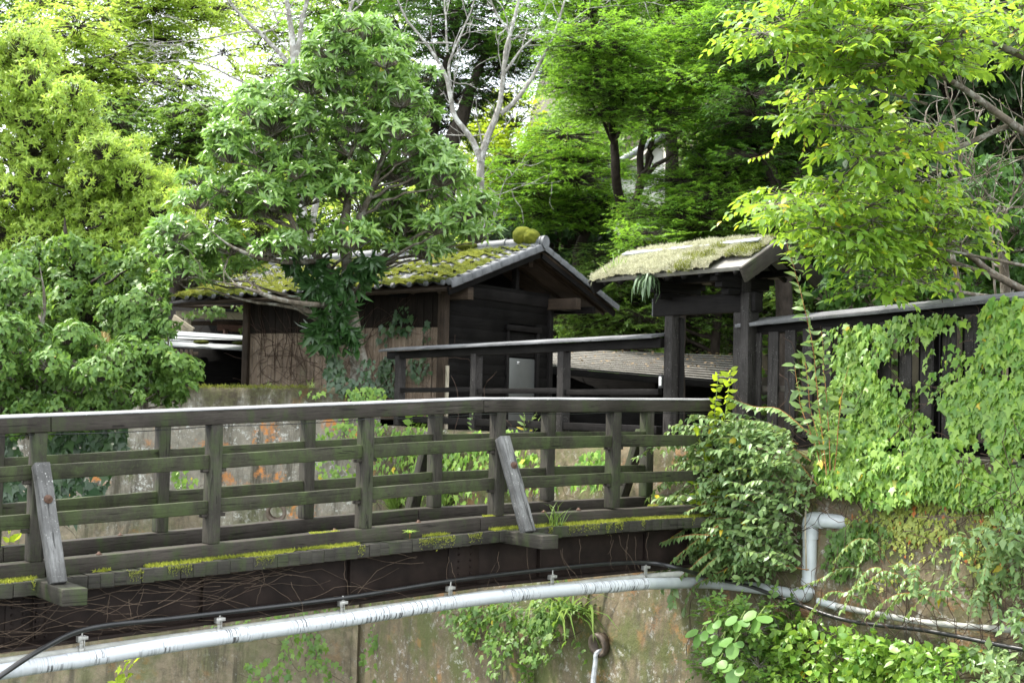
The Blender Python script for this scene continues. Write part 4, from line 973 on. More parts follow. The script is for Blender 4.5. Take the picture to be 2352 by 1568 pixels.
# --- behind, centre ----------------------------------------------------------------------------
tree('tall_forest_tree', 'tall dark green tree with leaning trunks rising behind the forked bare tree', 'tree', [[(955, 760, 31, .3), (968, 500, 31, .26), (985, 300, 31, .2), (1040, 100, 31, .14), (1065, -80, 31, .1)], [(1030, 760, 30, .26), (1025, 420, 30, .22), (1045, 300, 30, .17), (1120, 120, 30, .1), (1190, -80, 30, .06)], [(1100, 170, 30, .08), (1140, 60, 30, .06)]],
     region([(840, -80), (1260, -80), (1270, 60), (1230, 200), (1130, 250), (1030, 300), (930, 330), (880, 200)], 80, 70, 40, 29, 33), 'layer', .034, 'tri5', 'alt', 9, .42, .11, 55, .1, 'L_mapled', 'bark_dark', ALLT, .005, .04)
tree('tall_forest_tree', 'green tree directly behind the crown top of the glossy evergreen', 'tree', [[(860, 760, 34, .3), (850, 300, 34, .2), (830, -80, 34, .1)]],
     region([(640, -80), (860, -80), (900, 80), (860, 200), (740, 130), (700, 60), (640, 10)], 90, 60, 34, 32, 35)+region([(880, 280), (1000, 320), (1040, 420), (1000, 520), (900, 500), (860, 380)], 80, 66, 40, 31, 34), 'layer', .028, 'tri5', 'alt', 9, .45, .12, 55, .1, 'L_maple', 'bark_dark', ALLT, .005, .04)
tree('broadleaf_tree', 'brilliant yellow-green tree in full sun in the gap behind the forked bare tree', 'tree', [[(1180, 700, 40, .2), (1170, 450, 40, .1), (1160, 330, 40, .05)]],
     region([(1020, 290), (1200, 240), (1290, 300), (1270, 420), (1180, 540), (1040, 560), (1010, 420)], 74, 66, 44, 37, 41), 'ball', .030, 'slim', 'alt', 9, .5, .17, 50, .1, 'L_young', 'bark_dark', ALLT, .006, .04, 1.4)
# pale bare trees
def baretree(label, polys, n_tw, seed, name='bare_tree', bk='bark_pale', leaves=None):
    r_ = np.random.default_rng(seed); base = A(at(*polys[0][0][:3])); root = empty(name, base, label, 'tree'); b = MB(); tips = []
    for k, t in enumerate(polys):
        n = len(t)*5; P = resample([at(x, y, Z) for x, y, Z, r in t], n); R = np.interp(np.linspace(0, len(t)-1, n), range(len(t)), [r for *_, r in t])*.8
        P[1:] += (np.stack([vnoise(P[1:], 2.2, 30+k+q) for q in range(3)], -1)-.5)*.07
        b.tube(P, R, 9)
        if k == 0: b.build('trunk', M[bk], root, 0, True); b = MB()
        tips.append((P, R))
    b.build('limbs', M[bk], root, 0, True)
    TP, TR = [], []
    for k in range(n_tw):
        P, R = tips[r_.integers(len(tips))]; q = r_.integers(len(P)//3, len(P)); p = P[q]; d = nrm(nrm(P[min(q+1, len(P)-1)]-P[max(q-1, 0)])+r_.normal(0, .8, 3)*A([1, .6, .7])+A([0, 0, .1]))
        L = r_.uniform(.3, 1.3); c = [p]
        for s in range(6): d = nrm(d+r_.normal(0, .22, 3)); c.append(c[-1]+d*L/6)
        TP.append(c); r0 = min(R[q]*.6, .012); TR.append(np.linspace(r0, .0025, 7))
        for s in range(2):
            st = c[r_.integers(2, 6)]; d2 = nrm(d+r_.normal(0, .7, 3)); cc = [st]
            for _ in range(6): d2 = nrm(d2+r_.normal(0, .25, 3)); cc.append(cc[-1]+d2*L/11)
            TP.append(cc); TR.append(np.linspace(.006, .002, 7))
    v, f = tubes_np(A(TP), A(TR), 4); mesh_np('twigs', v, f, M[bk], root, smooth=True); return root
baretree('slender pale bare tree forking into long leafless limbs just behind the hut ridge', [
    [(1112, 620, 22, .11), (1106, 540, 22, .095), (1104, 450, 22, .085), (1104, 370, 22, .08), (1118, 320, 22, .07), (1140, 265, 22, .062), (1152, 210, 22, .05), (1162, 120, 22, .042), (1180, 50, 22, .035), (1205, -60, 22, .02)],
    [(1104, 372, 22, .07), (1082, 320, 22, .06), (1048, 270, 22, .05), (1035, 220, 22, .045), (1022, 170, 22, .038), (985, 110, 22, .03), (930, 40, 22, .022), (900, -30, 22, .01)],
    [(1150, 262, 22, .05), (1200, 210, 22, .042), (1240, 150, 22, .036), (1270, 90, 22, .03), (1290, 30, 22, .022), (1310, -50, 22, .012)],
    [(1035, 200, 22, .03), (1030, 150, 22, .025), (1045, 110, 22, .02), (1080, 30, 22, .014), (1100, -40, 22, .01)],
    [(1028, 120, 22, .022), (1024, 60, 22, .018), (1020, -30, 22, .012)],
    [(1155, 170, 22, .03), (1170, 90, 22, .022), (1140, 30, 22, .02), (1120, -20, 22, .012)],
    [(1160, 165, 22, .03), (1200, 110, 22, .022), (1240, 80, 22, .014), (1262, 78, 22, .006)],
    [(1272, 85, 22, .015), (1320, 45, 22, .011), (1360, 20, 22, .007), (1420, 14, 22, .004)],
    [(1040, 100, 22, .018), (960, 98, 22, .014), (900, 75, 22, .01), (860, 65, 22, .005)],
    [(1112, 545, 21.9, .03), (1085, 480, 21.9, .018), (1075, 450, 21.9, .01)],
    [(1112, 560, 21.9, .02), (1135, 500, 21.9, .012), (1150, 440, 21.9, .008), (1165, 400, 21.9, .004)]], 70, 5)
baretree('pale bare tree at the sky gap, its trunk rising from behind the glossy evergreen', [
    [(700, 620, 23, .13), (690, 430, 23, .11), (682, 250, 23, .09), (676, 150, 23, .08), (668, 60, 23, .06), (650, -60, 23, .04)],
    [(672, 160, 23, .06), (640, 120, 23, .05), (590, 70, 23, .04), (540, 20, 23, .03), (500, -30, 23, .02)],
    [(676, 150, 23, .06), (690, 70, 23, .05), (700, 20, 23, .045), (730, -50, 23, .03)],
    [(640, 210, 22.6, .035), (560, 190, 22.4, .026), (500, 160, 22.3, .02), (420, 140, 22.2, .015), (350, 145, 22, .009), (300, 130, 22, .005)],
    [(420, 142, 22.2, .012), (400, 165, 22, .009), (405, 190, 22, .006), (385, 205, 22, .003)],
    [(590, 72, 23, .022), (520, 80, 22.8, .016), (440, 95, 22.6, .010), (400, 110, 22.5, .005)],
    [(600, 80, 23, .025), (640, 60, 23, .018), (620, 0, 23, .012), (610, -30, 23, .01)],
    [(700, 620, 23, .08), (730, 430, 23.2, .07), (770, 200, 23.3, .055), (800, 40, 23.5, .04), (830, -50, 23.5, .03)]], 55, 9)
# --- maples -----------------------------------------------------------------------------------
MP = dict(mode='layer', kind='tri5', smode='alt', nl=9, ang=62, droop=.10, limb=.03)
tree('maple_tree', 'bright layered green maple spreading across the top right of centre', 'tree', [[(1440, 700, 26.5, .10), (1432, 520, 25.2, .09), (1415, 400, 24, .085), (1412, 300, 24, .07), (1430, 180, 24, .05), (1480, 40, 24, .03)], [(1436, 530, 24, .08), (1468, 440, 24, .07), (1475, 340, 24, .06), (1520, 240, 23.6, .05), (1620, 120, 23.4, .03)], [(1470, 440, 24, .06), (1488, 380, 24, .055), (1500, 340, 24, .05), (1600, 280, 23, .03)]],
     region([(1290, 150), (1380, 40), (1500, 60), (1620, 20), (1720, 60), (1740, 160), (1700, 240), (1640, 300), (1500, 300), (1400, 270), (1320, 260)], 62, 78, 24, 21.5, 24), dens=.050, spL=.34, size=.085, mat='L_maple', barkm='bark_dark', group=ALLT, twig=.003, **MP)
tree('maple_tree', 'lower green maple hanging in front of the white house, right of its dark trunks', 'tree', [[(1560, 720, 22.4, .1), (1580, 560, 22.4, .08), (1640, 430, 22.2, .06), (1740, 350, 22, .035)]],
     region([(1520, 440), (1570, 350), (1700, 290), (1800, 330), (1800, 470), (1740, 560), (1560, 560), (1440, 570), (1440, 520)], 64, 76, 26, 20.8, 22.8), dens=.050, spL=.34, size=.082, mat='L_maple', barkm='bark_dark', group=ALLT, twig=.003, **MP)
tree('maple_tree', 'deep green maple in the shade above the hut gable', 'tree', [[(1330, 760, 27, .14), (1330, 600, 27, .12), (1350, 500, 27, .09), (1290, 420, 27, .05)], [(1345, 540, 27, .07), (1420, 450, 27, .04)]],
     region([(1160, 400), (1240, 300), (1330, 290), (1400, 340), (1410, 440), (1380, 530), (1280, 500), (1190, 470)], 62, 76, 28, 25, 28), dens=.048, spL=.4, size=.10, mat='L_maple', barkm='bark_dark', group=ALLT, twig=.004, **MP)
tree('maple_tree', 'fresh green maple filling the very top behind the bright layered one', 'tree', [[(1560, 700, 30, .2), (1540, 300, 30, .14), (1500, 0, 30, .08)]],
     region([(1230, -80), (1760, -80), (1760, 40), (1620, 60), (1500, 100), (1330, 150), (1260, 200), (1230, 60)], 76, 84, 34, 26.5, 30), dens=.036, spL=.42, size=.11, mat='L_maple', barkm='bark_dark', group=ALLT, twig=.004, **MP)
tree('maple_tree', 'shaded deep green maple behind the gate roof', 'tree', [[(1640, 800, 25.5, .09), (1660, 640, 25.5, .08), (1700, 520, 25.6, .05)]],
     region([(1330, 560), (1440, 560), (1560, 540), (1800, 540), (1800, 640), (1760, 720), (1560, 740), (1340, 740), (1300, 640)], 60, 60, 26, 25, 26.5), dens=.046, spL=.36, size=.09, mat='L_mid', barkm='bark_dark', group=ALLT, twig=.003, **MP)
tree('maple_tree', 'dark green maple in deep shade between the bright maple and the right-hand cherry', 'tree', [[(1800, 760, 22, .14), (1790, 500, 22, .12), (1740, 300, 22, .08), (1700, 120, 22, .05)], [(1790, 480, 22, .07), (1860, 330, 22, .05), (1900, 200, 22, .03)]],
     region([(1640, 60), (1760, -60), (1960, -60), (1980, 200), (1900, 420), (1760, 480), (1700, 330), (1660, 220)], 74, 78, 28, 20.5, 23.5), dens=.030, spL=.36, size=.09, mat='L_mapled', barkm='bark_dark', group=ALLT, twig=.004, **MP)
# --- dark woods -------------------------------------------------------------------------------
dk_ = dict(mode='ball', kind='ovate', smode='whorl', nl=7, ang=72, droop=.2, limb=.04, barkm='bark_dark')
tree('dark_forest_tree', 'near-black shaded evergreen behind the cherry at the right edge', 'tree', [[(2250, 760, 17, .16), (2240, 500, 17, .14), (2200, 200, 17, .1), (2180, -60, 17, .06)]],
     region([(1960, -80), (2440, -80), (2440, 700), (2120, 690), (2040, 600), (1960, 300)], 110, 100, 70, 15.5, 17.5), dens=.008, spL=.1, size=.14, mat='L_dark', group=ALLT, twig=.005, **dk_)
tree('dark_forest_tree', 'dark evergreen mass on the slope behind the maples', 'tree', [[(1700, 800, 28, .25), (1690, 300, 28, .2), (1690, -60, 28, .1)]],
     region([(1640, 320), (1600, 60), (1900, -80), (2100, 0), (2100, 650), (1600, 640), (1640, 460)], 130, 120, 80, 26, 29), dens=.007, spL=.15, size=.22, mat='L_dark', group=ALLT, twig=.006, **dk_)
tree('dark_forest_tree', 'thicket with maple shade painted as near-black leaves, just right of the hut ridge', 'tree', [[(1260, 760, 30, .2), (1270, 560, 30, .15), (1280, 480, 30, .08)]],
     region([(1130, 470), (1420, 470), (1430, 620), (1380, 700), (1150, 680)], 110, 100, 66, 29, 31), dens=.008, spL=.15, size=.22, mat='L_dark', group=ALLT, twig=.006, **dk_)  # dark leaf colour paints in the shade below the maple
# --- cherry over the fence ----------------------------------------------------------------------
ck = [[(2560, 900, 11.5, .14), (2540, 600, 11.4, .12), (2500, 400, 11.2, .1), (2440, 180, 11, .06), (2352, 130, 10.6, .045), (2191, 63, 10.3, .034), (2040, 0, 10.2, .024), (1960, -40, 10.2, .015)],
      [(2500, 420, 11.2, .06), (2400, 340, 10.6, .05), (2313, 276, 10.3, .04), (2190, 190, 10.1, .030), (2068, 133, 10, .024), (1960, 90, 10, .016), (1865, 35, 10, .008)],
      [(2313, 290, 10.4, .03), (2128, 357, 10.4, .026), (1953, 294, 10.2, .018), (1813, 213, 10.1, .007)],
      [(2540, 760, 11.2, .06), (2300, 640, 11, .04), (2230, 590, 10.8, .035), (2163, 549, 10.6, .03), (2100, 480, 10.5, .024), (2051, 430, 10.4, .018), (1953, 381, 10.3, .008)],
      [(2300, 640, 11, .03), (2180, 600, 10.8, .025), (2050, 560, 10.6, .02), (1930, 530, 10.5, .012), (1800, 500, 10.4, .006)],
      [(2350, 690, 11, .03), (2200, 670, 10.8, .02), (2040, 630, 10.6, .016), (1900, 560, 10.5, .008)],
      [(2130, 240, 10.1, .016), (2000, 200, 10.1, .012), (1900, 150, 10, .008), (1800, 75, 10, .004)],
      [(2352, 610, 10.4, .018), (2250, 590, 10.4, .016), (2150, 570, 10.4, .012), (2060, 555, 10.4, .006)]]
cc = region([(1745, 20), (1900, -60), (2140, -70), (2260, 20), (2200, 150), (2060, 210), (1960, 160), (1800, 130), (1735, 70)], 52, 44, 26, 9.6, 10.6)
cc += region([(1800, 200), (1900, 200), (1960, 260), (2040, 270), (2180, 250), (2160, 360), (2040, 370), (1930, 360), (1830, 260)], 50, 38, 22, 9.8, 10.8)
cc += region([(1750, 440), (1900, 420), (2040, 380), (2180, 400), (2230, 480), (2210, 560), (2080, 600), (1960, 600), (1860, 560), (1800, 510)], 46, 42, 24, 9.9, 10.9)
cc += region([(1960, 590), (2120, 600), (2200, 640), (2080, 680), (1980, 660)], 50, 36, 20, 10.2, 10.9)+region([(2250, -30), (2440, -20), (2440, 150), (2310, 130)], 60, 46, 30, 10.4, 11.4)
tree('cherry_tree', 'cherry reaching over the slatted fence from the right, with long diagonal brown limbs', 'tree', ck, cc, 'layer', .0085, 'ovate', 'alt', 8, .28, .085, 55, .35, 'L_cherry', 'bark_brown', None, .0026, .012, .95, jit=.3)
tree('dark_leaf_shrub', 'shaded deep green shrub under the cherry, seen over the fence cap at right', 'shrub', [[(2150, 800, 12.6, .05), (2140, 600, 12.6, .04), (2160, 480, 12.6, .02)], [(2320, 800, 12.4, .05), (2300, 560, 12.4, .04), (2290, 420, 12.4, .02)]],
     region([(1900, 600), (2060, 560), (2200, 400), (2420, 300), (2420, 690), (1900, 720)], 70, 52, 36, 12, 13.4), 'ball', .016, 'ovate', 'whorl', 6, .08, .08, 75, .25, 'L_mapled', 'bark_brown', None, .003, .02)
baretree('thin grey leafless sapling with crooked twigs among the dark leaves at right', [
    [(2220, 760, 11.6, .03), (2190, 600, 11.6, .026), (2200, 500, 11.6, .022), (2205, 380, 11.6, .02), (2190, 270, 11.6, .014), (2170, 180, 11.6, .008)],
    [(2150, 640, 11.4, .012), (2140, 540, 11.4, .012), (2150, 440, 11.4, .010), (2165, 345, 11.4, .006)],
    [(2284, 545, 11.2, .01), (2310, 490, 11.2, .010), (2345, 430, 11.2, .009), (2380, 380, 11.2, .006)],
    [(2290, 690, 11.2, .012), (2280, 560, 11.2, .010), (2290, 470, 11.2, .006)],
    [(2205, 560, 11.4, .008), (2240, 500, 11.4, .006), (2215, 430, 11.4, .004)]], 45, 31, 'bare_sapling', 'bark_brown')
# --- undergrowth on the slope --------------------------------------------------------------------
n = 42000
x = rng.uniform(-26, 16, n); y = wally(x)+rng.uniform(5, 44, n); z = ground_z(x, y); keep = z > -.9; keep &= ((x-(.5))*(1) > -20)
x, y, z = x[keep], y[keep], z[keep]
B = np.stack([x, y, z+rng.uniform(0, .5, len(x))], -1); D = nrm(rng.normal(0, .5, (len(x), 3))+A([0, -.35, 1.]))
p, a_, m_, l = sprigs(B, D, 8, 'whorl', .15, .20, 62, .15, .3)
tag(leafmesh('undergrowth', M['L_mid'], None, p, a_, m_, l, 'ovate', .8), kind='stuff')
# broad leaved ferny bushes right behind the low shed, seen under the gate roof
tree('fern_bush', 'fresh green ferny bushes on the slope seen through the gate opening', 'bush', [[(1600, 830, 27, .04), (1600, 760, 27, .02)]],
     region([(1260, 700), (1400, 660), (1500, 690), (1680, 690), (1690, 800), (1560, 800), (1270, 800)], 52, 50, 32, 26, 28), 'layer', .040, 'slim', 'alt', 11, .34, .09, 60, .2, 'L_mid', 'bark_dark', None, .003, .02, 1.2)
# ------------------------------------------------------------------ ivy on walls and fence
def ivy(name, label, cat, ells, plane, mat, kind='ivy', size=.07, dens=.02, off=(.02, .10), tilt=.75, stem='twig_dark', nst=12, droop=.9, jit=.25, mask=None, loc=None, wid=1.):
    p0, nf = plane; pts = []
    for (x, y, rx, ry, dn) in ells:
        n = int(dens*dn*rx*ry*math.pi); th = rng.uniform(0, 2*math.pi, n); r = np.sqrt(rng.random(n)); pts.append(np.stack([x+rx*r*np.cos(th), y+ry*r*np.sin(th)], -1))
    pts = np.concatenate(pts); P = onplane(pts[:, 0], pts[:, 1], p0, nf)
    nz = vnoise(P, 3.2, 77, 3); P = P[nz > rng.uniform(.28, .60, len(P))]
    base = P[int(np.argmin(P[:, 2]))]; root = empty(name, base, label, cat)
    n = len(P); nf_ = A(nf); lump = vnoise(P, 2.6, 41, 3); o = P+nf_*(off[0]+(off[1]-off[0])*np.clip(.55*rng.random(n)+1.5*(lump-.25), 0, 1.6))[:, None]
    sd = np.cross(nf_, UP); ax = -UP*droop+sd*rng.normal(0, .45, n)[:, None]+nf_*.25+rng.normal(0, jit*.6, (n, 3)); nr = nf_*tilt+UP*(1-tilt)*1.3+rng.normal(0, jit, (n, 3))
    leafmesh('leaves', M[mat], root, o, ax, nr, size*rng.uniform(.35, 1.35, n), kind, wid)
    TP, TR = [], []
    for k in range(nst):
        c = P[rng.integers(n)]+nf_*.012; d = UP*rng.uniform(-1, 1)+sd*rng.normal(0, .6); pt = [c]
        for s in range(9): d = nrm(d+sd*rng.normal(0, .5)+UP*rng.normal(0, .4)); pt.append(pt[-1]+d*.10)
        TP.append(pt); TR.append(np.full(10, .0028))
    v, f = tubes_np(A(TP), A(TR), 4); mesh_np('stems', v, f, M[stem], root); return root
FP = (fp(0, .075), -DV); WP = (fp(0, .15), -DV); WBn = nrm(A([.12, -1, 0])); WB = (C0-DV*.1-A([0, .42, 0]), WBn)
ivy('ivy', 'dense light green ivy curtain covering the right end of the slatted fence', 'ivy', [(2330, 760, 70, 80, 1.6), (2310, 860, 70, 90, 1.3), (2290, 960, 90, 80, 1.3), (2350, 1040, 100, 80, 1.5), (2460, 820, 90, 120, 1.2), (2480, 1020, 110, 110, 1.3), (2640, 900, 120, 90, .7), (2660, 1080, 130, 90, .9), (2230, 930, 50, 60, .5)], (fp(0, .09), -DV), 'L_ivy', size=.078, dens=.052, off=(.0, .16))
ivy('ivy', 'light green ivy climbing the middle of the slatted fence behind the tall weed', 'ivy', [(2000, 820, 70, 80, .9), (1985, 900, 70, 60, 1.0), (2010, 960, 90, 60, 1.2), (1930, 960, 50, 60, .9), (2050, 880, 40, 80, .6), (2090, 990, 60, 50, .7), (1930, 800, 50, 60, .4), (2070, 770, 90, 30, .3), (2140, 740, 90, 20, .6), (2180, 860, 60, 70, .25)], FP, 'L_ivy', size=.068, dens=.044, off=(.0, .09))
ivy('ivy', 'thick band of pale green ivy spilling over the wall top below the fence', 'ivy', [(2150, 1075, 210, 40, 2.0), (2000, 1060, 100, 60, 1.5), (2250, 1110, 120, 50, 1.6), (2430, 1150, 130, 60, 1.4), (1950, 1085, 60, 50, 1.1), (2060, 1130, 80, 30, 1), (2100, 1030, 220, 26, 1.1)], (fp(0, .17), -DV), 'L_ivy', size=.07, dens=.042, off=(.02, .16))
ivy('creeper', 'small-leaved yellowing creeper spread thinly over the concrete wall at right', 'creeper', [(2200, 1180, 170, 70, .9), (2050, 1210, 110, 50, .7), (2300, 1260, 80, 80, .9), (2450, 1280, 110, 80, .9), (2150, 1260, 120, 40, .35), (2050, 1330, 90, 30, .2)], WP, 'L_ivyy', size=.042, dens=.035, off=(.0, .05), nst=30)
ivy('ivy', 'mid green ivy on the wall around the elbow of the grey pipe', 'ivy', [(1975, 1240, 50, 40, 1.1), (1945, 1270, 44, 60, .8), (1895, 1085, 50, 50, .8), (2000, 1240, 60, 50, .5)], WP, 'L_mid', size=.06, dens=.032, off=(.0, .1))
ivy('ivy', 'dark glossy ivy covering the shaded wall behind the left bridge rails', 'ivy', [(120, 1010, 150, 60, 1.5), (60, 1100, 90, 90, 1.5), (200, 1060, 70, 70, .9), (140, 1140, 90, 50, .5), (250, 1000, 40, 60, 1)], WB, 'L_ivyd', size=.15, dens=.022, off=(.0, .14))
ivy('creeper', 'thin light green creeper at the right end of the lichen-stained wall', 'creeper', [(790, 1000, 60, 45, .7), (770, 1060, 60, 40, .6), (860, 1010, 40, 50, .5), (800, 1110, 50, 30, .2), (840, 905, 50, 18, 1.2), (720, 900, 40, 10, .6), (430, 1095, 36, 26, 1.3)], WB, 'L_ivy', size=.07, dens=.03, off=(.0, .05))
WA2 = (fl(0, .15), -DV)
ivy('ivy', 'light green ivy on the river wall seen between the bridge rails', 'ivy', [(930, 1060, 60, 50, 1.0), (1040, 1040, 70, 36, 1.3), (1000, 1090, 60, 30, .6), (1150, 1060, 80, 50, 1.2), (1240, 1090, 70, 50, 1.1), (1360, 1090, 60, 30, .7), (1380, 1050, 50, 20, .7), (1180, 1000, 90, 15, 1), (950, 990, 80, 12, 1.4), (1040, 1130, 160, 30, .5)], WA2, 'L_ivy', size=.085, dens=.026, off=(.0, .12))
ivy('creeper', 'hanging green creeper mass on the river wall below the pipe, left of the clay outlet', 'creeper', [(1180, 1430, 110, 60, 1.0), (1260, 1460, 80, 60, .8), (1100, 1410, 60, 40, .6), (1150, 1500, 60, 60, .4), (1250, 1400, 120, 30, .9), (1350, 1480, 40, 40, .4)], WA2, 'L_mid', size=.075, dens=.03, off=(.0, .25), droop=.5, jit=.4)
ivy('creeper', 'sparse green creeper strands hanging on the wall under the left half of the bridge', 'creeper', [(700, 1500, 60, 60, .45), (610, 1540, 60, 30, .5), (860, 1500, 30, 70, .35), (800, 1540, 120, 30, .15), (560, 1420, 160, 20, .4), (800, 1390, 160, 16, .7)], WB, 'L_mid', size=.08, dens=.026, off=(.0, .12))
ivy('creeper', 'fine green creeper along the pale beam above the storage shed roof', 'creeper', [(520, 712, 80, 10, 1.6), (470, 722, 50, 10, .8), (560, 735, 12, 30, .5)], (at(500, 722, 21.85), A([0, -1, 0])), 'L_mid', size=.07, dens=.04, off=(.0, .06))
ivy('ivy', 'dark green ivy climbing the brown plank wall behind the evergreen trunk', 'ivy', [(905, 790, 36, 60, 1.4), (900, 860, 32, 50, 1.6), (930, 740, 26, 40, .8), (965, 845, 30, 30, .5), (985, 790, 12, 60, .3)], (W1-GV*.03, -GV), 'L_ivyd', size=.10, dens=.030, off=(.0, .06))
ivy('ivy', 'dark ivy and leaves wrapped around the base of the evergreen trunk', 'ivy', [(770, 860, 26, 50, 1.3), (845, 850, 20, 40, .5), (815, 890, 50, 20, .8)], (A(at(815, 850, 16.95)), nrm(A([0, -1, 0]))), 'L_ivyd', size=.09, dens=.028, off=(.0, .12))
# bare vine stems on planks and girder ------------------------------------------------------------
def vines(name, label, n, fn, mat, L, r, cat='vine', seed=1, loc=None):
    r_ = np.random.default_rng(seed); TP = []
    for k in range(n): TP.append(fn(r_, L*r_.uniform(.5, 1.3)))
    TP = A(TP); v, f = tubes_np(TP, np.broadcast_to(np.linspace(r, r*.5, TP.shape[1]), TP.shape[:2]), 4)
    o = mesh_np(name, v, f, M[mat], None, loc=TP[0][0]); return tag(o, label, cat)
def plankvine(r_, L):
    x, y = r_.uniform(590, 880), r_.uniform(770, 893); c = onplane(x, y, W1-GV*.035, -GV); d = nrm(UP*r_.uniform(-.2, 1)+RV*r_.normal(0, .7)); o = [c]
    for s in range(10): d = nrm(d+UP*r_.normal(.02, .3)+RV*r_.normal(0, .3)); o.append(o[-1]+d*L/10)
    return [p-GV*.0 for p in o]
vines('dry_vine', 'bare dark vine stems scrawled over the lower brown plank wall', 55, plankvine, 'twig_dark', .9, .005, seed=3)
def girdvine(r_, L):
    i = r_.triangular(-2.2, -.5, 2.6); c = bp(i, .05+r_.uniform(0, .07), r_.uniform(-.5, -.2)); d = DV*r_.choice((-1, 1)); o = [c]; e = r_.normal(0, .05)
    for s in range(12):
        d = nrm(d+UP*r_.normal(e, .16)+NV*r_.normal(0, .08)); q = o[-1]+d*L/12; ii = ((q-P0) @ DV)/SP; u = (q-P0) @ NV
        zr = q[2]-float(zb(ii)); q = q+UP*(np.clip(zr, -.52, -.19)-zr)+NV*(np.clip(u, .02, .15)-u); o.append(q)
    return o
vines('dry_vine', 'tangle of dry tan vine stems over the dark bridge girder', 105, girdvine, 'twig', 1.0, .0021, seed=4)
def hangvine(r_, L):
    i = r_.uniform(-1.5, 4.3); c = bp(i, .11, r_.uniform(-.35, -.18)); d = -UP; o = [c]
    for s in range(12): d = nrm(d+r_.normal(0, .3, 3)*A([1, .3, .3])-UP*.1); o.append(o[-1]+d*L/12)
    return o
vines('dry_vine', 'loose dry strands dangling from the edge of the bridge deck', 26, hangvine, 'twig', .35, .002, seed=6)
# ------------------------------------------------------------------ arching shrubs beside the gate
def arch(name, label, cat, stems, mat, size=.05, step=.035, kind='ovate', stem='redstem', rad=.004, hang=.5, group=None, wid=1., njit=.25, both=True):
    """long stems (world polylines) with pairs of leaves"""
    root = empty(name, stems[0][0], label, cat, group); TP = A([resample(s, 16) for s in stems]); TP += (np.stack([vnoise(TP, 3, q) for q in range(3)], -1)-.5)*.05
    v, f = tubes_np(TP, np.broadcast_to(np.linspace(rad, rad*.4, 16), TP.shape[:2]), 5); mesh_np('stems', v, f, M[stem], root, smooth=True)
    P, X, Nn = [], [], []
    for t in TP:
        sl_ = np.linalg.norm(np.diff(t, axis=0), axis=1); cum = np.concatenate([[0], np.cumsum(sl_)]); n = max(3, int(cum[-1]/step)); s = np.linspace(.12*cum[-1], cum[-1], n)
        pt = np.stack([np.interp(s, cum, t[:, q]) for q in range(3)], -1); d = nrm(np.gradient(pt, axis=0)); sd = nrm(np.cross(d, UP+.001)); up = nrm(np.cross(sd, d))
        for sg in (-1, 1):
            P.append(pt); x = d*.35+sd*sg*.8-UP*hang+rng.normal(0, njit, (n, 3)); X.append(x); Nn.append(up+sd*sg*hang*.6+rng.normal(0, njit, (n, 3)))
    P = np.concatenate(P); X = np.concatenate(X); Nn = np.concatenate(Nn); leafmesh('leaves', M[mat], root, P, X, Nn, size*rng.uniform(.6, 1.2, len(P)), kind, wid); return root
def wp(x, y, o): return onplane(x, y, fp(0, o), DV)
st = []
for k in range(170):           # arcs fanning out from the wall foot, up and to the left
    rx_, ry_ = rng.uniform(1660, 1850), rng.uniform(1000, 1310)*1.0; o = rng.uniform(.2, .5)
    ln = rng.uniform(90, 230); a = math.radians(rng.uniform(150, 215)); a0 = math.radians(rng.uniform(95, 150)); pts = []
    for f in np.linspace(0, 1, 6):
        g = a0+(a+.35-a0)*f**.8; 
        if f == 0: q = A([rx_, ry_])
        else: q = q+A([math.cos(g), -math.sin(g)])*ln/5
        pts.append(wp(q[0], q[1], o+.25*f))
    st.append(pts)
arch('arching_shrub', 'arching shrub with paired pale leaves crowding the right end of the bridge', 'shrub', st, 'L_arch', .068, .034, rad=.0028, stem='bark_brown', njit=.4)
ivy('leafy_shrub', 'low leafy growth filling the wall foot between the bridge end and the elbow pipe', 'shrub', [(1720, 1130, 120, 90, .8), (1660, 1240, 100, 80, .9), (1770, 1250, 60, 90, .9), (1770, 1040, 100, 70, .7), (1840, 1120, 50, 70, .6), (1650, 1060, 50, 80, .5)], (fp(0, .3), -DV), 'L_arch', 'ovate', .065, .040, (-.15, .25), .35, nst=60, droop=.2, jit=.5)
st = [[wp(*q) for q in s] for s in (
    [(1861, 1000, .35), (1789, 940, .38), (1735, 930, .42), (1679, 913, .5)], [(1830, 1020, .35), (1755, 976, .4), (1715, 967, .42), (1665, 950, .5)],
    [(1860, 1060, .3), (1790, 1010, .35), (1720, 998, .4), (1660, 1010, .5)], [(1880, 1120, .3), (1830, 1060, .35), (1760, 1030, .4), (1690, 1045, .5)], [(1850, 1140, .3), (1760, 1090, .4), (1690, 1090, .5), (1610, 1130, .7)],
    [(1800, 1200, .3), (1720, 1150, .45), (1640, 1150, .6), (1560, 1180, .8)], [(1790, 1230, .3), (1690, 1190, .5), (1600, 1200, .7), (1530, 1240, .9)], [(1780, 1280, .3), (1680, 1230, .5), (1590, 1260, .7), (1545, 1310, .85)], [(1830, 1290, .3), (1750, 1250, .4), (1660, 1270, .6), (1600, 1320, .8)],
    [(1660, 1200, .6), (1600, 1240, .8), (1540, 1290, .95), (1520, 1350, 1.0)], [(1640, 1260, .6), (1590, 1300, .8), (1550, 1340, .9), (1545, 1390, .95)], [(1700, 1290, .5), (1640, 1320, .6), (1590, 1350, .7), (1570, 1400, .75)], [(1640, 1230, .7), (1570, 1230, .9), (1510, 1250, 1.0), (1480, 1290, 1.05)],
    [(1860, 1310, .3), (1780, 1300, .4), (1700, 1300, .5), (1640, 1330, .6)])]
arch('arching_shrub', 'long sprays with paired heart-shaped leaves reaching left across the gate posts', 'shrub', st, 'L_arch', .070, .032, rad=.004, njit=.15)
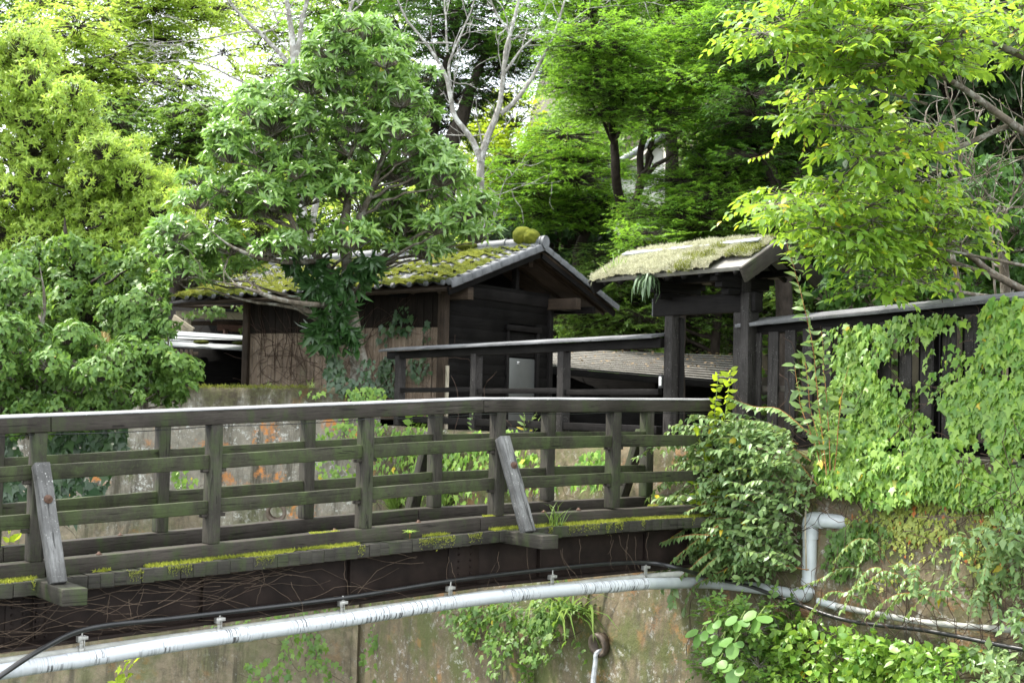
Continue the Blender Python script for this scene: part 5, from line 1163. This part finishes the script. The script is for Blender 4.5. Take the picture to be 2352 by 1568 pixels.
st = [[wp(*q) for q in s] for s in ([(1640, 1240, .5), (1655, 1100, .5), (1665, 960, .5), (1680, 850, .5)], [(1620, 1230, .5), (1628, 1100, .5), (1640, 980, .5), (1650, 860, .5)], [(1660, 1240, .5), (1650, 1150, .5), (1625, 1060, .55), (1600, 985, .6)], [(1600, 1250, .6), (1600, 1180, .6), (1590, 1100, .65), (1555, 1095, .7)])]
arch('young_sapling', 'upright lime-green sapling with round leaves at the end of the bridge rail', 'sapling', st, 'L_young', .085, .050, rad=.006, stem='greenstem', hang=.1, njit=.4)
st = [[wp(*q) for q in s] for s in ([(1897, 1090, .45), (1880, 940, .45), (1868, 820, .45), (1852, 710, .45), (1832, 640, .45), (1808, 560, .45)], [(1905, 1080, .42), (1900, 960, .42), (1890, 850, .42), (1885, 760, .42)], [(1880, 1060, .4), (1850, 960, .4), (1830, 880, .4), (1822, 840, .4)], [(1890, 1070, .4), (1865, 950, .4), (1850, 860, .4), (1842, 820, .4)], [(1915, 1080, .4), (1925, 960, .4), (1935, 880, .4), (1945, 840, .4)])]
arch('tall_weed', 'tall weed with a reddish stem and paired leaves standing in front of the slatted fence', 'weed', st, 'L_arch', .105, .055, 'lance', 'redstem', .0045, .12, wid=1.35, njit=.45)
b = MB(); b.tube(resample([wp(1852, 1310, .3), wp(1850, 1180, .3), wp(1862, 1110, .3), wp(1880, 1060, .3), wp(1890, 1045, .3)], 14), .008, 7); o = b.build('climbing_plant', M['palewood'], None, 0, True, loc=wp(1852, 1310, .3)); tag(o, 'smooth pale bent stem rising beside the grey elbow pipe', 'stem')
# bottom right mixed shrubs
ivy('leafy_shrub', 'yellow-green small-leaved plants covering the foot of the wall at bottom right', 'shrub', [(1900, 1525, 170, 60, 1), (2120, 1530, 150, 60, 1), (1850, 1455, 60, 36, .7), (2050, 1480, 100, 24, .6), (1960, 1460, 60, 30, .5)], (fp(0, .5), -DV), 'L_ivy', 'ovate', .075, .045, (-.2, .35), .35, nst=60, droop=.25, jit=.55)
ivy('leafy_shrub', 'pale green feathery plants tumbling down the wall at the lower right edge', 'shrub', [(2300, 1530, 100, 50, 1), (2250, 1340, 80, 40, .7), (2330, 1310, 60, 60, .7), (2160, 1330, 60, 30, .4), (2340, 1220, 50, 50, .5), (2460, 1400, 110, 90, .8), (2230, 1500, 60, 24, .5)], (fp(0, .4), -DV), 'L_arch', 'slim', .075, .050, (-.2, .35), .35, nst=80, droop=.35, jit=.5, wid=1.6)
tree('leafy_shrub', 'dark green shrub in the hollow under the elbow pipe', 'shrub', [[(1780, 1620, 11.4, .03), (1790, 1450, 11.4, .02)]],
     region([(1640, 1400), (1800, 1385), (1850, 1400), (1850, 1450), (1740, 1600), (1620, 1600)], 56, 38, 24, 11.1, 11.6), 'ball', .022, 'ovate', 'alt', 8, .14, .06, 55, .2, 'L_mid', 'bark_brown', None, .002, .012)
st = []
for k in range(26):
    x, y = rng.uniform(1960, 2330), rng.uniform(1280, 1420); o = rng.uniform(.2, .45); d = rng.uniform(-60, 90)
    st.append([wp(x, y, o), wp(x-30+d*.3, y-45, o+.1), wp(x-60+d, y-40+rng.uniform(-20, 20), o+.2), wp(x-90+d*1.5, y+rng.uniform(-10, 30), o+.25)])
arch('arching_shrub', 'small arching sprays with paired leaves over the thin white pipe at right', 'shrub', st, 'L_arch', .055, .030, rad=.003)
# kudzu
def bigleaves(name, label, spots, size, mat, plane_off=.5, n=1, cat='vine'):
    P, X, Nn = [], [], []
    base = wp(spots[0][0], spots[0][1]+60, plane_off); root = empty(name, base, label, cat); TP = []
    for x, y in spots:
        c = wp(x, y, plane_off+rng.uniform(-.08, .08))
        for k, a in enumerate((-1.1, 0, 1.1)):
            d = MV*math.sin(a)-UP*math.cos(a)*.7-DV*.3; P.append(c+d*.02); X.append(d); Nn.append(-DV*.55+UP*.75+rng.normal(0, .18, 3))
        TP.append(resample([c, c+UP*.05+DV*.05, base*.3+c*.7], 8))
    P = A(P); leafmesh('leaves', M[mat], root, P, A(X), A(Nn), size*rng.uniform(.7, 1.15, len(P)), 'round', .95)
    v, f = tubes_np(A(TP), np.full((len(TP), 8), .003), 4); mesh_np('stems', v, f, M['greenstem'], root)
bigleaves('kudzu_vine', 'kudzu vine with large three-part leaves at the bottom, right of the clay outlet', [(1655, 1465), (1640, 1425), (1690, 1470), (1650, 1515), (1700, 1420), (1745, 1410), (1610, 1450), (1690, 1530)], .12, 'L_kudzu', 1.5)
bigleaves('kudzu_vine', 'big lime kudzu leaves catching sun on the cherry over the fence', [(2000, 445), (1960, 440), (2050, 235), (2060, 275), (2055, 300), (2040, 200), (2100, 370), (2030, 430), (1985, 470), (1930, 455)], .13, 'L_young', -.0)
# hanging thin vine from the cherry
st = [[at(1850, 215, 10.1), at(1815, 225, 10.1), at(1800, 280, 10.1), at(1780, 330, 10.1), at(1765, 352, 10.1), at(1725, 366, 10.1)], [at(1860, 215, 10.1), at(1850, 280, 10.1), at(1850, 330, 10.1), at(1845, 352, 10.1)], [at(1900, 230, 10.1), at(1890, 280, 10.1), at(1880, 330, 10.1), at(1875, 352, 10.1)]]
arch('hanging_vine', 'thin vine with small heart leaves dangling from the left tip of the cherry', 'vine', st, 'L_young', .045, .035, rad=.003, hang=.8, njit=.35)
# ------------------------------------------------------------------ grasses, seedlings, mosses
def tuft(name, label, c, n, L, mat='L_grass', spread=.5, cat='grass', wid=1., lean=(0, 0, 0), off=.03):
    d = nrm(rng.normal(0, spread, (n, 3))*A([1, 1, .2])+UP+A(lean)); p = A(c)+rng.normal(0, off, (n, 3))*A([1, 1, 0]); nn = nrm(np.cross(np.cross(d, UP), d)+.01)
    o = leafmesh(name, M[mat], None, p, d, nn, L*rng.uniform(.5, 1.1, n), 'blade', wid, loc=A(c)); return tag(o, label, cat)
tuft('grass_tuft', 'thin grass tuft growing from the mossy deck edge right of the middle brace', bp(3.42, .12, -.1), 22, .24)
tuft('grass_tuft', 'grass clump against the river wall seen through the rails left of the far brace', onplane(905, 1170, fl(0, .2), DV), 60, .55, spread=.8)
tuft('grass_tuft', 'grass clump low on the river wall seen between the rails right of the far brace', onplane(1020, 1165, fl(0, .2), DV), 50, .5, spread=.8)
tuft('grass_tuft', 'long drooping grass hanging from the river wall above the clay outlet', onplane(1300, 1400, fl(0, .2), DV), 110, .65, spread=1.2, lean=(.2, -.3, -.6), off=.12)
tuft('grass_tuft', 'small grass tuft on the wall top at the left corner of the plank hut', at(715, 893, 18.2), 26, .16); tuft('grass_tuft', 'little grass sprigs on the mossy wall top before the storage shed', at(622, 895, 18.3), 20, .14)
tuft('grass_tuft', 'long green grass sprouting from the left corner of the gate roof', gp(T0+.22, -.40, 1.20), 34, .26, spread=.6, lean=(.1, -.2, 0))
tuft('strap_leaf_plant', 'grey-green strap-leaved plant hanging under the eave of the gate roof', gp(T0+.78, -.46, 1.17), 26, .27, 'L_aspid', .55, 'plant', 2.6, lean=(-.2, -.2, -2.0), off=.04)
def seedling(name, label, c, h, n, size, mat, kind='lance', cat='plant', k=1, wid=1.2):
    st = [[A(c)+A([q*.05, 0, 0]), A(c)+A([q*.07, 0, h*.5]), A(c)+A([q*.1+rng.normal(0, .02), 0, h*rng.uniform(.7, 1)])] for q in range(k)]
    return arch(name, label, cat, st, mat, size, h/n, kind, 'greenstem', .0035, -.15, wid=wid, njit=.2)
seedling('leafy_seedling', 'pair of upright leafy seedlings with narrow leaves on the wall top before the hut door', onplane(1205, 992, fl(0, .05), DV), .27, 6, .09, 'L_arch', k=3)
seedling('leafy_seedling', 'broad-leaved seedling on the wall top left of the hut corner', onplane(945, 992, fl(0, .05), DV), .22, 5, .10, 'L_ivy', 'ovate', k=3)
seedling('leafy_seedling', 'single small seedling on the wall top in front of the black weatherboards', onplane(1085, 992, fl(0, .05), DV), .25, 5, .09, 'L_arch', k=1)
seedling('leafy_seedling', 'tall pale seedling hanging at the foot of the creeper mass under the pipe', onplane(1195, 1600, fl(0, .25), DV), .75, 14, .11, 'L_mid', k=3)
seedling('yellow_seedling', 'bright yellow-green sprout behind the lower left rails', bp(.15, -1.05, -.08), .20, 4, .10, 'L_young', 'ovate', k=2)
seedling('yellow_seedling', 'bright yellow-green sprout at the bottom left under the pipe', onplane(270, 1580, C0-A([0, 1.2, 0]), (.12, 1, 0)), .45, 5, .16, 'L_young', 'ovate', k=3)
c = bp(2.28, .11, -.1); d = nrm(A([[math.cos(a), math.sin(a), .35] for a in np.linspace(0, 5.5, 7)])); root = empty('maple_seedling', c, 'tiny yellow maple seedling on the mossy deck edge near the middle of the bridge', 'seedling')
leafmesh('leaves', M['L_bright'], root, A(c)+UP*.05+d*.01, d, np.repeat([-DV*.4+UP], 7, 0), .07, 'maple'); b = MB(); b.tube([c, c+UP*.05], .002, 5); b.build('stem', M['redstem'], root)
def wallmoss():
    while True:
        x = rng.uniform(-6.2, C0[0]-.1); f = (x+12)/(C0[0]-.1*.8+12); y = 20.3+(C0[1]-.08-20.3)*f-.0; p = A([x, y-.13+abs(rng.normal(0, .10)), -.05+.16*f+rng.normal(0, .012)])
        if vnoise(p, 2.5, 23, 3) > .48: return p
WM = 1
# moss carpets: deck edge, gate roof tufts
def mosspts(n, fn, size, mat, name, parent=None, label=None, cat=None, kind='blade', wid=3.5, wild=.7):
    P = A([fn() for _ in range(n)]); d = nrm(rng.normal(0, wild, (n, 3))+UP); nn = nrm(rng.normal(0, 1, (n, 3)))
    o = leafmesh(name, M[mat], parent, P, d, nn, size*rng.uniform(.5, 1.3, n), kind, wid, loc=None if parent is not None else P[0])
    if label: tag(o, label, cat)
    return o
def deckfn():
    while True:
        i = rng.uniform(LO, 5.1); u = .052+abs(rng.normal(0, .035)); q = bp(i, u, -.1)
        if u < .18 and vnoise(q*A([1, 1, 1]), 2.4, 55, 3) > .47+.9*(u-.06)-.02*i: return bp(i, u, -.103)
mosspts(22000, deckfn, .025, 'L_dmoss', 'moss_tufts', br)
mosspts(4500, wallmoss, .030, 'L_moss', 'moss_strip', None, 'strip of green moss along the top of the wall below the plank hut', 'moss')
def drip():
    while True:
        i = rng.uniform(LO, 5.0); q = bp(i, .178, -.10)
        if vnoise(q, 9, 66, 2) > .60: return bp(i, .178+rng.uniform(0, .008), -.10-abs(rng.normal(0, .028)))
mosspts(3500, drip, .015, 'L_dmoss', 'edge_moss', br)
def kerbfn():
    while True:
        i = rng.uniform(1.5, 5.0); u = rng.uniform(-.05, .05); q = bp(i, u, 0)
        if vnoise(q, 4, 88, 3) > .66: return q
mosspts(1500, kerbfn, .014, 'L_dmoss', 'kerb_moss', br)
GV_ = np.zeros(len(GM.data.vertices)*3); GM.data.vertices.foreach_get('co', GV_); GV_ = GV_.reshape(-1, 3)+A(worldloc(gt))
q = GV_[rng.integers(0, len(GV_), 34000)]+rng.normal(0, .004, (34000, 3)); d = nrm(rng.normal(0, .8, (len(q), 3))+A([-.3, -.3, 1])); leafmesh('lichen_tufts', M['L_palemoss'], gt, q, d, nrm(rng.normal(0, 1, q.shape)), .028*rng.uniform(.4, 1.5, len(q)), 'blade', 3.)
q = q[(vnoise(q, 4.5, 91, 3) > .60) & (((q-gp(0, 0, 0)) @ MV) > -.1)]; q = np.repeat(q, 3, 0)+rng.normal(0, .008, (len(q)*3, 3)); d = nrm(rng.normal(0, .8, (len(q), 3))+A([-.3, -.3, 1])); leafmesh('yellow_moss_tufts', M['L_moss'], gt, q, d, nrm(rng.normal(0, 1, q.shape)), .024*rng.uniform(.5, 1.4, len(q)), 'blade', 3.5)
mt = [o for o in bpy.data.objects if o.name == 'roof_moss'][0]
HVx = np.zeros(len(mt.data.vertices)*3); mt.data.vertices.foreach_get('co', HVx); HVx = HVx.reshape(-1, 3)+A(worldloc(hut))
q = HVx[rng.integers(0, len(HVx), 15000)]+rng.normal(0, .004, (15000, 3)); d = nrm(rng.normal(0, .7, (len(q), 3))+A([-.2, -.3, 1])); leafmesh('moss_tufts', M['L_moss'], hut, q, d, nrm(rng.normal(0, 1, q.shape)), .028*rng.uniform(.5, 1.3, len(q)), 'blade', 3.5)
# fallen twigs lying on the hut roof
def rooftw(r_, L):
    k = r_.uniform(1.2, 4.6); c = rp(k, r_.uniform(.2, .85), -1, .07); d = nrm(RV*r_.normal(0, 1)-GV*r_.normal(0, .5)); o = [c]
    for s in range(7):
        d = nrm(d+RV*r_.normal(0, .3)+GV*r_.normal(0, .3)); nx = o[-1]+d*L/7; g = -((nx-E1) @ GV-HS)/HS; kk = (nx-E1) @ RV; nx[2] = E1[2]+RISE*(1-g)+.085-.12*kk/LENR+r_.uniform(-.01, .02); o.append(nx)
    return o
vines('fallen_twigs', 'dry fallen twigs scattered over the mossy tiled roof', 90, rooftw, 'bark_pale', .5, .006, 'twigs', 12)
# loose leaf litter on the low shed roof
nA = nrm(np.cross(B4-A4, D4-A4)); nA = nA if nA[2] > 0 else -nA
uu, vv_ = rng.random((2, 240)); q = A4+(B4-A4)*uu[:, None]**.7+(D4-A4)*vv_[:, None]+nA*.05
tag(leafmesh('leaf_litter', M['twig'] if False else leaf('dead_leaf', (.2, .12, .05), (.4, .28, .14), .1, .7), None, q, nrm(rng.normal(0, 1, q.shape)*A([1, 1, .1])), np.repeat([nA], 240, 0)+rng.normal(0, .2, q.shape), .07*rng.uniform(.4, 1.2, 240), 'ovate', 1), kind='stuff')
